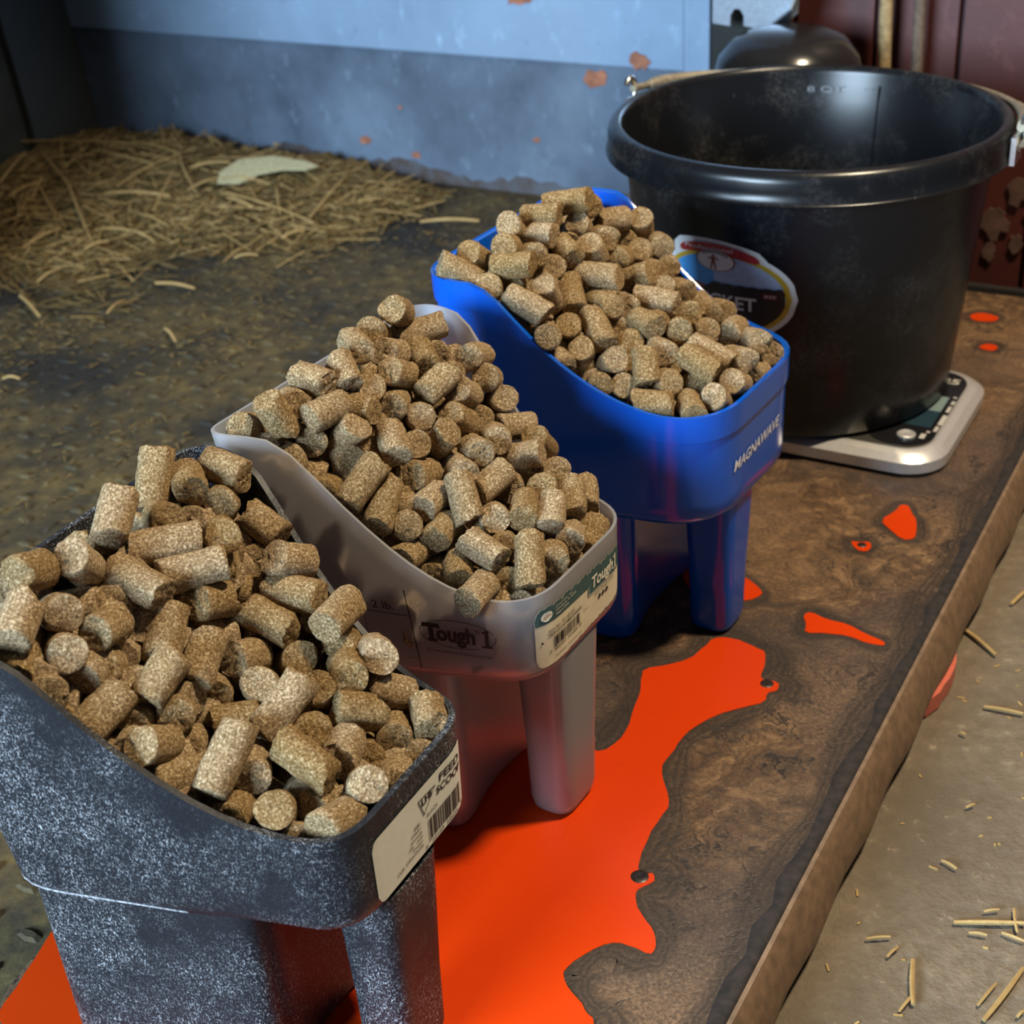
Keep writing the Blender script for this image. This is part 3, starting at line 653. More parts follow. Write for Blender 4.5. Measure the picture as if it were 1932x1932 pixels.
# ---------------------------------------------------------------- feed pellets
D = .0175
def pellet_mesh(aspect, seed, n=22):
    rng = random.Random(seed); R = D/2; L = D*aspect
    ph = [rng.uniform(0, 6.28) for _ in range(8)]
    tilt = [(rng.uniform(-.24, .24), rng.uniform(0, 6.28)) for _ in range(2)]
    chip = [(rng.uniform(0, 6.28), rng.uniform(.001, .0055) if rng.random() < .7 else 0) for _ in range(2)]
    def rad(q, z): return R*(1+.028*math.sin(2*q+ph[0]+z*160)+.022*math.sin(3*q+ph[1])+.022*math.sin(z*420+ph[2]+2*math.sin(q+ph[3]))+rng.uniform(-.026, .026))
    rings = []
    def endz(sg, q, rr):
        k = 0 if sg < 0 else 1
        z = sg*(L/2)+tilt[k][0]*rr*R*math.cos(q-tilt[k][1])
        d = abs((q-chip[k][0]+math.pi) % (2*math.pi)-math.pi)
        return z-sg*(chip[k][1]*max(0, 1-d/.9)*rr*rr+rng.uniform(0, .0014))
    def ring_end(sg, rr, rscale=1.0, dz=0):
        return [((rad(q, sg*L/2)*rr*rscale*math.cos(q)), (rad(q, sg*L/2)*rr*rscale*math.sin(q)), endz(sg, q, rr)-sg*dz) for q in (2*math.pi*i/n for i in range(n))]
    rings += [ring_end(-1, .25), ring_end(-1, .52), ring_end(-1, .78), ring_end(-1, .95, 1, .0002), ring_end(-1, 1.0, 1, .0010)]
    for k in range(1, 6):
        z0 = -L/2+L*k/6
        rings.append([(rad(q, z0)*math.cos(q), rad(q, z0)*math.sin(q), z0*.88) for q in (2*math.pi*i/n for i in range(n))])
    rings += [ring_end(1, 1.0, 1, .0010), ring_end(1, .95, 1, .0002), ring_end(1, .78), ring_end(1, .52), ring_end(1, .25)]
    mb = MB(); mb.rings(rings, True, True); me = bpy.data.meshes.new('pellet'); me.from_pydata(mb.v, [], mb.f); finish(me, 48); me.materials.append(MAT['pellet']); return me
ASP = [1.22, 1.38, 1.55, 1.75, 2.05]
PM = {a: [pellet_mesh(a, int(a*100)+s) for s in range(5)] for a in ASP}
PELLETS = {
'black': '-1726,6425,2675,37,76,302,1;-1575,6442,2618,92,108,251,6;-1409,6565,2618,86,142,285,3;-1819,5970,2729,57,78,272,2;-1658,6181,2569,111,120,210,3;-1631,5974,2551,92,19,345,3;-1427,6427,2505,114,98,266,9;-1559,6338,2459,116,96,210,5;-1392,6146,2485,116,106,281,7;-1949,5947,2577,114,64,210,4;-1936,5692,2649,138,86,260,6;-2108,5539,2720,111,63,210,4;-2229,5566,2576,132,98,210,5;-1707,5733,2505,75,149,303,3;-1488,5880,2466,88,18,319,2;-1419,6148,2309,111,96,295,8;-2113,5297,2624,73,81,254,3;-2008,5480,2531,117,122,276,8;-1933,5738,2417,115,94,279,8;-1826,5487,2431,112,82,254,7;-1759,5700,2315,57,81,236,3;-1608,5642,2280,60,82,296,4;-1422,5863,2297,116,58,255,6;-1482,5852,2146,110,84,210,3;-2146,5275,2448,86,90,291,2;-1976,5350,2417,114,117,272,7;-1429,6424,2332,114,93,210,5;-1842,5447,2257,123,93,284,10;-1588,5378,2236,58,50,258,3;-1452,5573,2168,67,77,280,4;-2042,5215,2324,106,113,259,6;-1999,5477,2197,111,95,242,6;-1998,5230,2154,112,89,210,5;-1818,5175,2207,80,59,293,3;-1608,5121,2057,124,69,249,9;-1560,5407,2031,111,99,275,8;-1426,5606,1970,110,95,210,5;-1525,5367,1875,114,93,282,7;-1870,5367,2014,104,78,210,4;-1717,5304,2052,112,84,210,5;-1826,5132,2006,122,87,210,5;-1704,5200,1827,121,79,277,7;-1533,5087,1895,109,39,278,2;-1313,5105,1968,54,58,360,3;-1299,5055,1727,106,84,263,8;-1314,5442,1906,91,13,229,2;-1189,5906,2138,76,150,293,3;-1155,6102,1993,104,105,210,5;-1230,6382,2387,66,145,246,2;-1266,6349,2218,114,82,260,6;-1087,6192,2291,123,48,266,5;-1068,6055,2185,88,158,283,3;-1304,6167,2134,115,14,211,4;-996,6127,1983,128,100,254,7;-861,5925,2136,94,66,290,4;-1089,5855,1927,128,121,253,7;-857,5979,1931,130,85,271,8;-691,5828,1962,115,106,261,8;-819,5703,1959,109,101,274,6;-1288,5725,2060,119,64,248,8;-1214,5614,1968,132,96,247,9;-946,5644,1885,139,86,282,6;-780,5890,1759,112,82,210,5;-639,5732,1806,118,13,262,4;-452,5579,1763,80,100,210,3;-772,5511,1871,118,22,249,5;-616,5568,1688,111,93,288,8;-1086,5414,2003,61,46,336,3;-963,5445,1820,130,91,295,8;-976,5154,1891,72,143,317,4;-826,5298,1821,88,78,210,4;-754,5474,1645,116,99,296,7;-491,5499,1588,126,93,284,8;-606,5275,1649,107,91,210,5;-723,5110,1768,128,107,240,8;-1222,5196,1838,98,97,210,5;-1098,4953,1788,133,99,241,9;-938,5100,1698,109,72,210,5;-837,4906,1744,110,58,249,8;-1024,4944,1618,126,100,289,6',
'clear': '-801,7599,2790,94,109,231,5;-581,7945,2840,119,77,241,8;-712,7843,2755,122,80,253,6;-475,8049,2660,88,29,344,4;-620,7733,2674,117,54,199,2;-860,7384,2733,54,114,201,4;-1029,7305,2739,85,145,254,4;-1192,7014,2673,158,22,256,5;-1127,7200,2655,103,109,199,5;-1364,7084,2582,118,72,227,8;-1270,7059,2449,128,87,264,7;-1137,6999,2393,134,89,245,8;-1050,7122,2470,109,102,258,7;-949,7105,2639,92,48,263,4;-856,7120,2488,130,142,263,4;-736,7453,2582,129,105,199,5;-794,7293,2553,90,156,211,4;-612,7470,2484,98,87,199,3;-578,7597,2605,122,62,253,5;-455,7820,2605,78,108,231,3;-372,7621,2525,70,42,252,3;-390,8047,2518,108,97,199,3;-160,8046,2481,111,72,269,8;-91,7987,2362,118,84,247,10;-273,8199,2398,128,83,199,5;-233,7785,2375,126,64,255,7;-305,7968,2407,110,98,199,5;-38,7970,2210,124,115,267,5;-157,7855,2166,116,95,247,6;-258,7612,2285,131,47,246,5;-493,7502,2380,112,110,199,5;-65,7607,2158,110,98,247,8;47,7857,2100,105,31,244,4;185,7741,2041,139,64,244,6;-184,7451,2170,104,109,252,8;93,7556,2063,105,161,236,4;-360,7394,2280,142,140,199,4;-517,7318,2282,125,103,278,6;-612,7154,2399,78,103,257,4;-292,7346,2115,99,116,267,3;-254,7002,2120,44,107,279,2;-99,7189,2107,80,46,273,4;254,7611,1907,126,103,267,6;193,7356,1942,127,80,271,6;341,7289,1914,70,87,272,3;422,7454,1839,66,89,239,4;-481,7208,2174,112,67,252,8;-427,7057,2090,90,60,244,4;-682,6938,2160,56,72,317,4;-778,6926,2299,56,43,307,2;-978,6947,2258,104,80,199,3;-1014,7197,2287,115,99,260,6;-581,6944,1999,122,105,258,8;-385,6917,1970,83,64,199,4;-588,7123,2072,113,88,199,5;-109,7044,1969,112,99,247,8;-165,6774,1926,74,139,265,2;-64,6937,1853,109,96,229,6;-561,6824,1889,103,60,234,4;-444,6851,1754,102,87,199,5;-306,6757,1818,81,95,199,4;-209,6557,1797,94,64,263,6;-61,6758,1726,120,104,199,5;76,6715,1871,48,87,297,3;69,7086,1980,96,85,278,5;216,7079,1945,72,79,238,4;85,7006,1831,107,89,199,5;312,7036,1806,104,87,199,5;433,7196,1707,71,70,244,3;207,6828,1816,104,91,199,5;300,7025,1635,125,99,199,5;195,6894,1610,126,95,279,6;-130,6655,1626,116,96,199,5;29,6653,1640,117,84,199,5;81,7559,1890,121,99,199,5;-4,7356,1969,110,93,199,5;-739,7385,2390,131,103,199,5;-736,7281,2278,127,93,199,5;-855,7106,2304,113,86,199,5',
'blue': '507,9725,2821,99,168,330,2;655,9883,2728,111,100,206,5;328,9559,2791,98,157,275,4;582,9733,2643,120,79,243,8;121,9459,2744,127,77,278,5;319,9407,2712,99,144,206,3;80,9205,2720,112,77,265,7;473,9404,2602,76,117,233,5;663,9537,2523,148,55,236,6;-128,9192,2670,127,63,257,5;-241,9022,2641,125,9,292,4;242,9256,2631,108,102,246,6;100,8987,2673,97,164,297,3;-47,8952,2519,134,85,257,6;104,9096,2526,86,88,248,3;257,9213,2442,131,79,206,4;319,9035,2443,145,62,251,8;366,9300,2524,112,95,206,5;482,9168,2375,61,97,278,4;180,8811,2473,70,148,311,2;440,8944,2227,129,89,279,9;297,8748,2280,109,92,263,5;361,8760,2104,88,105,242,3;518,8832,2108,129,82,259,6;632,8925,2223,60,109,285,3;665,9321,2443,90,153,336,4;936,9508,2335,114,148,290,4;824,9962,2595,94,25,249,4;749,9724,2551,107,105,253,5;857,9701,2408,110,77,278,8;1046,10102,2489,137,81,274,8;1158,9980,2380,104,94,266,6;1025,9917,2329,136,77,272,5;1081,9717,2288,104,107,206,5;1210,9924,2238,107,86,273,7;911,10039,2422,104,91,206,4;1260,9690,2149,104,109,266,6;1059,9323,2235,87,150,324,4;1097,9512,2225,123,109,206,5;1422,9543,2061,92,103,272,6;1543,9655,1985,104,107,206,5;693,9160,2300,100,117,280,5;834,9250,2245,108,99,206,5;955,9015,2207,90,122,234,5;1028,9202,2126,113,104,206,3;1181,9095,2108,111,86,284,9;1375,9264,2019,112,99,206,5;1572,9291,1996,102,67,271,8;1343,8826,2047,72,146,322,3;862,8990,2080,123,75,254,8;1030,8861,2072,103,104,275,6;908,8631,2069,44,91,239,2;1042,8674,1940,109,100,284,5;1265,8665,2051,75,136,285,4;701,8751,2060,124,102,290,9;759,8668,1931,115,95,240,9;935,8451,1898,89,166,259,2;1177,8468,1842,89,93,286,4;1347,8517,1862,127,69,256,6;1497,8682,1891,120,62,248,8;1233,8734,1878,114,101,206,4;1542,8889,1964,104,116,272,4;1692,9094,1994,107,99,242,6;1794,9194,1854,110,95,206,5;1676,8971,1816,108,66,272,4;469,8795,1949,125,80,206,5;607,8639,1966,110,94,233,5;761,9130,2145,110,97,206,5;1267,9346,2112,114,100,206,5;1030,8607,1770,109,91,206,5;120,8966,2316,112,97,206,4;141,8858,2189,125,95,206,5;845,8831,1992,116,94,206,5;1133,8913,1944,107,95,206,5',
}
PD = {'black': .0175, 'clear': .0166, 'blue': .0172}
ORD = ['first', 'second', 'third', 'fourth', 'fifth', 'sixth', 'seventh', 'eighth', 'ninth', 'tenth', 'eleventh', 'twelfth', 'thirteenth', 'fourteenth', 'fifteenth', 'sixteenth', 'seventeenth']
def local(c, p):
    s, k = math.sin(c['yaw']), math.cos(c['yaw']); dx, dy = p[0]-c['x'], p[1]-c['y']
    return dx*s+dy*k, dx*k-dy*s+c['L']
rng = random.Random(21)
for key, txt in PELLETS.items():
    c = SCOOPS[key]; items = []
    for q in txt.split(';'):
        x, y, z, th, ph, L, m_ = (float(t) for t in q.split(','))
        p = Vector((x, y, z))*1e-4; th, ph = math.radians(th), math.radians(ph)
        ax = Vector((math.sin(th)*math.cos(ph), math.sin(th)*math.sin(ph), math.cos(th)))
        u, v = local(c, p); items.append((p, ax, L*1e-4, m_, u, v))
    nb = 8; items.sort(key=lambda t: t[5]); rows = {}
    for i, t in enumerate(items): rows.setdefault(min(i*nb//len(items), nb-1), []).append(t)
    for r, its in rows.items():
        its.sort(key=lambda t: t[4])
        for k, (p, ax, L, m_, u, v) in enumerate(its):
            a = min(ASP, key=lambda q: abs(q*D-L))
            o = bpy.data.objects.new('feed_pellet', rng.choice(PM[a])); COL.objects.link(o)
            M = ax.to_track_quat('Z', 'Y').to_matrix().to_4x4() @ Matrix.Rotation(rng.uniform(0, 6.28), 4, 'Z')
            o.matrix_world = Matrix.Translation(p) @ M @ Matrix.Diagonal((PD[key]/D, PD[key]/D, min(max(L/(a*D), .9), 1.12), 1))
            up_ = abs(ax.z)
            shape = 'round end showing' if m_ >= 7 else ('lying crosswise' if up_ < .35 else ('tilted steeply' if up_ > .7 else 'leaning over'))
            row = 'back row' if r == 0 else ('front row' if r == nb-1 else '%s row from tall back' % ORD[r])
            tag(o, 'tan pellet, %s, %s from near side, %s, %s scoop' % (shape, ORD[k], row, key), 'pellet', 'feed pellets heaped in the %s scoop' % key)
# lower layers of pellets, packed under the ones in view
def low_pellet(mb, p, ax, L, n=10):
    t = Vector(ax).normalized(); a = Vector((0, 0, 1)) if abs(t.z) < .9 else Vector((1, 0, 0)); u = (a-t*a.dot(t)).normalized(); w_ = t.cross(u); r = D/2
    mb.rings([[Vector(p)+t*z+(u*math.cos(q)+w_*math.sin(q))*rr for q in (2*math.pi*k/n for k in range(n))] for z, rr in ((-L/2, r*.5), (-L/2, r*.93), (-L/2+.0012, r), (L/2-.0012, r), (L/2, r*.93), (L/2, r*.5))], True, True)
POLY = {k: loop(c['W']*.97, c['L']-.002, c['Wb']*.95, c['rf'], max(c['rb'], .03)) for k, c in SCOOPS.items()}
def inset_d(key, u, v):
    a = POLY[key]; ab = np.roll(a, -1, 0)-a; ap = np.array([u, v])-a; t = np.clip((ap*ab).sum(1)/((ab**2).sum(1)+1e-12), 0, 1)
    d = ap-t[:, None]*ab; dd = np.hypot(d[:, 0], d[:, 1]); k = dd.argmin()
    return dd[k] if ab[k, 0]*ap[k, 1]-ab[k, 1]*ap[k, 0] < 0 else -dd[k]
for key in SCOOPS:
    c = SCOOPS[key]; rng = random.Random(len(key)); pts = []; mb = MB()
    def surf(v, u):
        x = min(abs(u)/halfw(c, v), 1); return float(soft_rimz(c, np.array([v]))[0])+{'black': .006, 'clear': .018, 'blue': .016}[key]*(1-x*x)
    tries = 5200 if key == 'clear' else 2600
    for _ in range(tries):
        v = rng.uniform(.014, c['L']-.014); h = halfw(c, v)*.96-.011; u = rng.uniform(-h, h); s = surf(v, u)
        lo = c['zl']+.012 if key == 'clear' else s-.062
        z = rng.uniform(lo, s-.0195)
        if z < c['zl']+.010 or inset_d(key, u, v) < (.0110 if key == 'clear' else .0135): continue
        t = (u, v, z)
        if any((t[0]-q[0])**2+(t[1]-q[1])**2+(t[2]-q[2])**2 < .0150**2 for q in pts): continue
        pts.append(t)
    if key == 'clear':
        for z in (.012, .026, .041, .055, .070, .084, .098, .110):
            for v in (.026, .046, .066, .088):
                for u in (-.055, -.036, -.017, .002, .021, .040, .056): pts.append((u+rng.uniform(-.002, .002), v, z))
        for z in (.066, .080, .096, .110): pts.append((c['leg'][0]+rng.uniform(-.004, .004), .149, z))
    for u, v, z in pts:
        p = toworld(c, u, v, z); ax = (rng.gauss(0, 1), rng.gauss(0, 1), rng.gauss(0, .6)); low_pellet(mb, p, ax, D*rng.uniform(.95, 1.2))
    o = obj('packed_pellets', mb, MAT['pellet'], None, 35, label='lower layers of tan pellets packed beneath the heap in the %s scoop' % key, category='pellets', kind='stuff')
# ---------------------------------------------------------------- kitchen scale
def rrect_ab(a0, a1, b0, b1, r, n=8):
    out = []
    for ca, cb, q0 in ((a1-r, b1-r, 0), (a0+r, b1-r, 90), (a0+r, b0+r, 180), (a1-r, b0+r, 270)):
        for k in range(n+1):
            q = math.radians(q0+90*k/n); out.append((ca+r*math.cos(q), cb+r*math.sin(q)))
    return out
def ab_rings(mb, spec, cap0=True, cap1=True):
    mb.rings([[AB(a, b, z) for a, b in rrect_ab(*s)] for s, z in spec], cap0, cap1)
sc = thing('kitchen_scale', AB(1.17, -.353, .0008), label='flat silver digital kitchen scale under the black bucket', category='scale')
A0, A1, B0, B1 = 1.077, 1.263, -.470, -.237
mb = MB(); ab_rings(mb, [((A0+.005, A1-.005, B0+.005, B1-.005, .032), .0010), ((A0, A1, B0, B1, .036), .0040), ((A0, A1, B0, B1, .036), .0135), ((A0+.006, A1-.006, B0+.006, B1-.006, .032), .0186), ((A0+.012, A1-.012, B0+.012, B1-.012, .027), .0205), ((A0+.0145, A1-.0145, B0+.0145, B1-.0145, .025), .0200)])
obj('frame', mb, MAT['silver'], sc, 22)
mb = MB(); ab_rings(mb, [((A0+.0145, A1-.0145, B0+.0145, B1-.0145, .025), .0170), ((A0+.0145, A1-.0145, B0+.0145, B1-.0145, .025), .0206)])
obj('weighing_plate', mb, MAT['steel'], sc)
mb = MB(); ab_rings(mb, [((A0+.018, A1-.0145, B1-.070, B1-.0150, .024), .0200), ((A0+.018, A1-.0145, B1-.070, B1-.0150, .024), .0211)])
pn = obj('control_panel', mb, MAT['panel'], sc)
obj('display', abbox(1.166, 1.196, -.292, -.259, .0210, .0215), MAT['lcd'], pn, smooth=0)
obj('display', abbox(1.134, 1.165, -.292, -.259, .0210, .0214), MAT['lcd_dark'], pn, smooth=0)
mb = MB(); mb.lathe([(.0078, -.001), (.0078, .0016), (.0066, .0022), (.0050, .0016), (.0032, .0012)], AB(1.113, -.2735, .0213), 28, False, True)
obj('button', mb, MAT['silver'], pn)
mb = MB(); f = lambda x, y: AB(x, y, .0214)
def mark(a, b, w_, h): put_poly(mb, [(a, b), (a+w_, b), (a+w_, b+h), (a, b+h)], f)
for a, b, w_, h in ((1.128, -.2555, .010, .0032), (1.141, -.2552, .020, .0040), (1.167, -.2552, .012, .0030), (1.183, -.2550, .007, .0030), (1.112, -.2630, .009, .0045), (1.196, -.2560, .003, .003), (1.124, -.2600, .003, .003)): mark(a, b, w_, h)
obj('panel_print', mb, MAT['mark'], pn, smooth=0); mb = MB()
put_text(mb, '25', lambda x, y: AB(1.2235+y, -.2745+x, .0214), 0, 0, .016, .011, bold=.03)
obj('panel_number', mb, MAT['mark'], pn, smooth=0)
# ---------------------------------------------------------------- black bucket
BC = Vector((.268, 1.232, 0)); Z0 = .0216
def BR(z): return .133+.0205*(z-.029)/.211
bk = thing('bucket', BC+Vector((0, 0, Z0)), label='large empty black plastic bucket with wire handle, standing on the scale', category='bucket')
mb = MB(); c0 = (BC.x, BC.y, 0)
mb.lathe([(.02, Z0+.003), (.122, Z0+.003), (.126, Z0), (.1300, Z0), (.1335, Z0+.004)]+[(BR(z)+.0, z) for z in (.045, .08, .12, .16, .20, .228)]+[(.1535, .2335), (.1660, .2335), (.1690, .2338), (.1694, .2352), (.1678, .2366), (.1672, .2440), (.1670, .2510), (.1655, .2560), (.1622, .2590), (.1585, .2598), (.1558, .2580), (.1545, .2530), (.1535, .2450)]+[(BR(z)-.0030, z) for z in (.23, .18, .12, .06, .036)]+[(.124, .0335), (.02, .0335)], c0, 112, True, True)
obj('tub', mb, MAT['bucket'], bk, 50)
def cone(th, z, off): q = math.radians(th); r = BR(z)+off; return Vector((BC.x+r*math.cos(q), BC.y+r*math.sin(q), z))
def pol(th, r, z): q = math.radians(th); return Vector((BC.x+r*math.cos(q), BC.y+r*math.sin(q), z))
def cfm(off): return lambda t, z: cone(t, z, off)
def ell(mb, f, ct, cz, a, b, n=36, m_=8):
    h = lambda t: b*math.sqrt(max(0, 1-(2*t-1)**2))
    grid_patch(mb, f, ct-a, ct+a, lambda t: cz-h(t), lambda t: cz+h(t), n, m_)
CT, CZ = -127.6, .1505
mb = MB(); ell(mb, cfm(.0004), CT, CZ, 24.7, .0400)
grid_patch(mb, cfm(.0004), -145.5, -112.6, lambda t: .168, lambda t: .1905+.0072*(1-(2*t-1)**2)-.0035*t-.004*max(0, abs(2*t-1)-.85)/.15, 26, 4)
st = obj('oval_sticker', mb, MAT['white'], bk, label='white edged oval picture sticker')
mb = MB(); ell(mb, cfm(.0007), CT, CZ, 22.9, .0362); obj('yellow_ring', mb, MAT['yellow'], st)
mb = MB(); ell(mb, cfm(.0010), CT, CZ, 21.1, .0330); obj('sky_print', mb, MAT['haze'], st)
h = lambda t, a0, a1: .0330*math.sqrt(max(0, 1-((a0+(a1-a0)*t-CT)/21.1)**2))
mb = MB(); grid_patch(mb, cfm(.0011), -148.4, -130, lambda t: .150, lambda t: CZ+h(t, -148.4, -130)-.0002, 16, 4); obj('sky_print', mb, MAT['sky'], st)
mb = MB(); grid_patch(mb, cfm(.0013), -147.5, -131.0, lambda t: .146, lambda t: .1655-.0125*t+.001*math.sin(t*9), 14, 3); obj('mountain_print', mb, MAT['mountain'], st)
mb = MB(); rng = random.Random(3)
grid_patch(mb, cfm(.0016), -148.0, -106.8, lambda t: CZ-h(t, -148.0, -106.8)+.0002, lambda t: min(CZ+h(t, -148.0, -106.8)-.0002, .1475+.0115*min(1, max(0, t-.28)/.14)+.0010*abs(math.sin(t*31))), 46, 5)
obj('field_print', mb, MAT['field'], st)
mb = MB(); grid_patch(mb, cfm(.0013), -142.6, -114.8, lambda t: .1802+.0048*(1-(2*t-1)**2)-.0015*t+.002*max(0, abs(2*t-1)-.9)/.1, lambda t: .1868+.0070*(1-(2*t-1)**2)-.0020*t-.002*max(0, abs(2*t-1)-.9)/.1, 28, 2); obj('banner', mb, MAT['banner'], st)
mb = MB(); put_text(mb, 'Professional', cfm(.0018), -140.2, .1856, 17.0, .0034, rot=.0001); obj('banner_text', mb, MAT['white'], st, smooth=0)
mb = MB(); ell(mb, cfm(.0016), -129.2, .1785, 6.9, .0090, 20, 4); obj('badge_edge', mb, MAT['maroon'], st)
mb = MB(); ell(mb, cfm(.0019), -129.2, .1785, 6.4, .0083, 20, 4); obj('badge', mb, MAT['white'], st)
mb = MB(); f = cfm(.0022); x, z = -129.7, .1712
for P in (((-1.2, 0), (-.7, 0), (-.1, .006), (.5, 0), (1.0, 0), (.5, .0075), (.8, .0105), (-.9, .0105), (-.7, .0075)), ((-.4, .0107), (.4, .0107), (.4, .0127), (-.4, .0127)), ((-1.9, .0085), (-1.0, .0105), (-.8, .0095), (-1.7, .0078)), ((1.9, .0085), (1.0, .0105), (.8, .0095), (1.7, .0078))):
    put_poly(mb, [(x+a, z+b) for a, b in P], f)
obj('badge_figure', mb, MAT['maroon'], st, smooth=0)
mb = MB()
for i in range(9):
    a = -133.6+1.0*i; q = 1-((a+.4+129.2)/6.4)**2
    put_poly(mb, [(a, .1795+.0056*q), (a+.7, .1795+.0056*q), (a+.7, .1810+.0056*q), (a, .1810+.0056*q)], f)
obj('badge_lettering', mb, MAT['field'], st, smooth=0)
mb = MB(); put_text(mb, 'BUCKET', cfm(.0021), -139.8, .1385, 24.0, .0118, bold=.02); obj('sticker_word', mb, MAT['white'], st, smooth=0)
mb = MB(); put_poly(mb, [(-113.6, .1512), (-109.3, .1508), (-109.3, .1550), (-113.8, .1556)], cfm(.0021)); obj('barn_print', mb, MAT['maroon'], st, smooth=0)
mb = MB(); put_text(mb, 'REE', cfm(.0023), -113.0, .1522, 3.4, .0022); obj('barn_lettering', mb, MAT['white'], st, smooth=0)
# raised marks inside
def inner(t, z): q = math.radians(t); r = BR(z)-.0036; return Vector((BC.x+r*math.cos(q), BC.y+r*math.sin(q), z))
mb = MB(); put_text(mb, '8 QT', lambda x, z: inner(78.5-x, z), 0, .2360, 13, .0065, bold=.02)
put_poly(mb, [(58.5, .2405), (55.5, .2405), (55.5, .2418), (58.5, .2418)], inner)
obj('raised_lettering', mb, plain('raised_black_plastic', (.11, .12, .14), .4), bk, smooth=0)
mb = MB(); mb.tube([inner(53.2, z) for z in np.linspace(.05, .245, 12)], .0007, 6); obj('mould_seam', mb, MAT['bucket'], bk)
# ears, hooks and wire handle
E1, E2 = 141.5, -30.0
hd = []
for th in (E1, E2):
    mb = MB(); q = math.radians(th); M = Matrix.Rotation(q, 3, 'Z').to_4x4()
    mb.box(pol(th, .1705, .2445), (.004, .026, .022), M)
    mb.tube([pol(th, .1685, .246), pol(th, .1740, .246)], .0042, 14)
    ear = obj('ear', mb, MAT['zinc'], bk)
n = 64; P = []
for i in range(n+1):
    t = i/n; th = E1+(E2-E1)*t; e = math.sin(math.pi*t)
    P.append(pol(th, .1725+.0002*e, .2605-.0105*e))
def hook(th, sgn):
    c = pol(th, .1755, .2500); tg = Vector((-math.sin(math.radians(th)), math.cos(math.radians(th)), 0))*sgn
    return [c+tg*(.0075*math.sin(q))+Vector((0, 0, .0085-.0115*math.cos(q)*1.0)) for q in np.linspace(-.2*math.pi, 1.3*math.pi, 16)]
mb = MB(); mb.tube(P, .0034, 10); wire = obj('wire_handle', mb, MAT['bail'], bk)
for th, sg in ((E1, -1), (E2, 1)):
    mb = MB(); mb.tube(hook(th, sg), .0028, 10); obj('hook_end', mb, MAT['zinc'], wire)
for q in (P[3:14], P[-12:-1][::-1]):
    mb = MB(); mb.tube(q, [.0045, .0056, .006, .006, .0058, .0056, .0053, .005, .0046, .0042, .0036], 12); obj('wire_sleeve', mb, MAT['bail'], wire)
rng = random.Random(8); mb = MB()
for _ in range(900):
    r = .118*math.sqrt(rng.random()); q = rng.uniform(0, 6.28); s = rng.uniform(.001, .004)
    M = Matrix.Rotation(rng.uniform(0, 3), 4, 'Z') @ Matrix.Rotation(rng.uniform(-.6, .6), 4, 'X'); mb.box((BC.x+r*math.cos(q), BC.y+r*math.sin(q), .0345+rng.random()*.006), (s*1.6, s, s*.7), M)
obj('feed_dust', mb, MAT['residue'], None, 0, label='dark crumbs of old feed scattered over the floor inside the black bucket', category='crumbs', kind='stuff')
# ---------------------------------------------------------------- things at the red wall
tb = thing('rubber_tub', AB(1.455, -.507, .0008), label='shiny black tub standing at red boards behind the bucket', category='tub')
Mt = Matrix.Translation(AB(1.42, -.530, .0008)) @ Matrix.Rotation(.0, 4, 'X')
mb = MB(); prof_t = [(.02, 0), (.064, 0), (.070, .006), (.072, .10), (.076, .19), (.076, .215), (.070, .238), (.056, .255), (.036, .264), (.012, .267)]
mb.lathe(prof_t, AB(1.455, -.507, .0008), 40, True, True); obj('shell', mb, MAT['tubblack'], tb)
mb = MB(); mb.tube([AB(1.455, -.507, .2165)+Vector((.0758*math.cos(q), .0758*math.sin(q), 0)) for q in np.linspace(0, 2*math.pi, 49)], .0035, 8, False); obj('lip', mb, MAT['tubblack'], tb)
br = thing('metal_bracket', AB(1.50, -.57, .26), label='bent galvanized bracket with round ended slot beside the blue wall', category='bracket')
poly = [(-.606, .261), (-.5865, .259), (-.5865, .270), (-.582, .2765), (-.576, .2765), (-.5715, .270), (-.5715, .260), (-.556, .258), (-.522, .268), (-.514, .275), (-.514, .46), (-.606, .46)]
mb = MB(); k = len(poly); mb.add([AB(1.498, b, z-.004) for b, z in poly]+[AB(1.501, b, z-.004) for b, z in poly], [tuple(range(k)), tuple(range(2*k-1, k-1, -1))]+[(i, (i+1) % k, (i+1) % k+k, i+k) for i in range(k)])
obj('plate', mb, MAT['galv'], br, 20)
mb = MB(); P = [(-.556, .258), (-.522, .268), (-.514, .30)]
mb.add([AB(1.498, b, z-.004) for b, z in P]+[AB(1.475, -.514, .281), AB(1.478, -.535, .264)], [(0, 4, 1), (1, 4, 3), (1, 3, 2)]); o = obj('folded_flange', mb, MAT['galv'], br, 0); solid(o, .002)
obj('fixing_arm', abbox(1.500, 1.576, -.600, -.560, .38, .42), MAT['galv'], br, 0)
po = thing('dark_post', AB(1.53, -.605, -.04), label='dark metal post under the bracket between blue wall and red boards', category='post')
obj('post_shaft', abbox(1.535, 1.570, -.622, -.575, -.054, .375), MAT['darkmetal'], po, 0)
for (b, r, m, lab) in ((-.436, .0068, 'rope', 'tan rope hanging straight down in front of the red boards'), (-.402, .0060, 'rope2', 'grey brown rope hanging right of the tan rope on red boards')):
    mb = MB(); mb.tube([AB(1.545+.004*math.sin(z*9), b+.002*math.sin(z*14), z) for z in np.linspace(.0008, 1.1, 30)], r, 10)
    tag(obj('hanging_rope', mb, MAT[m], None), lab, 'rope', 'ropes on the red wall')
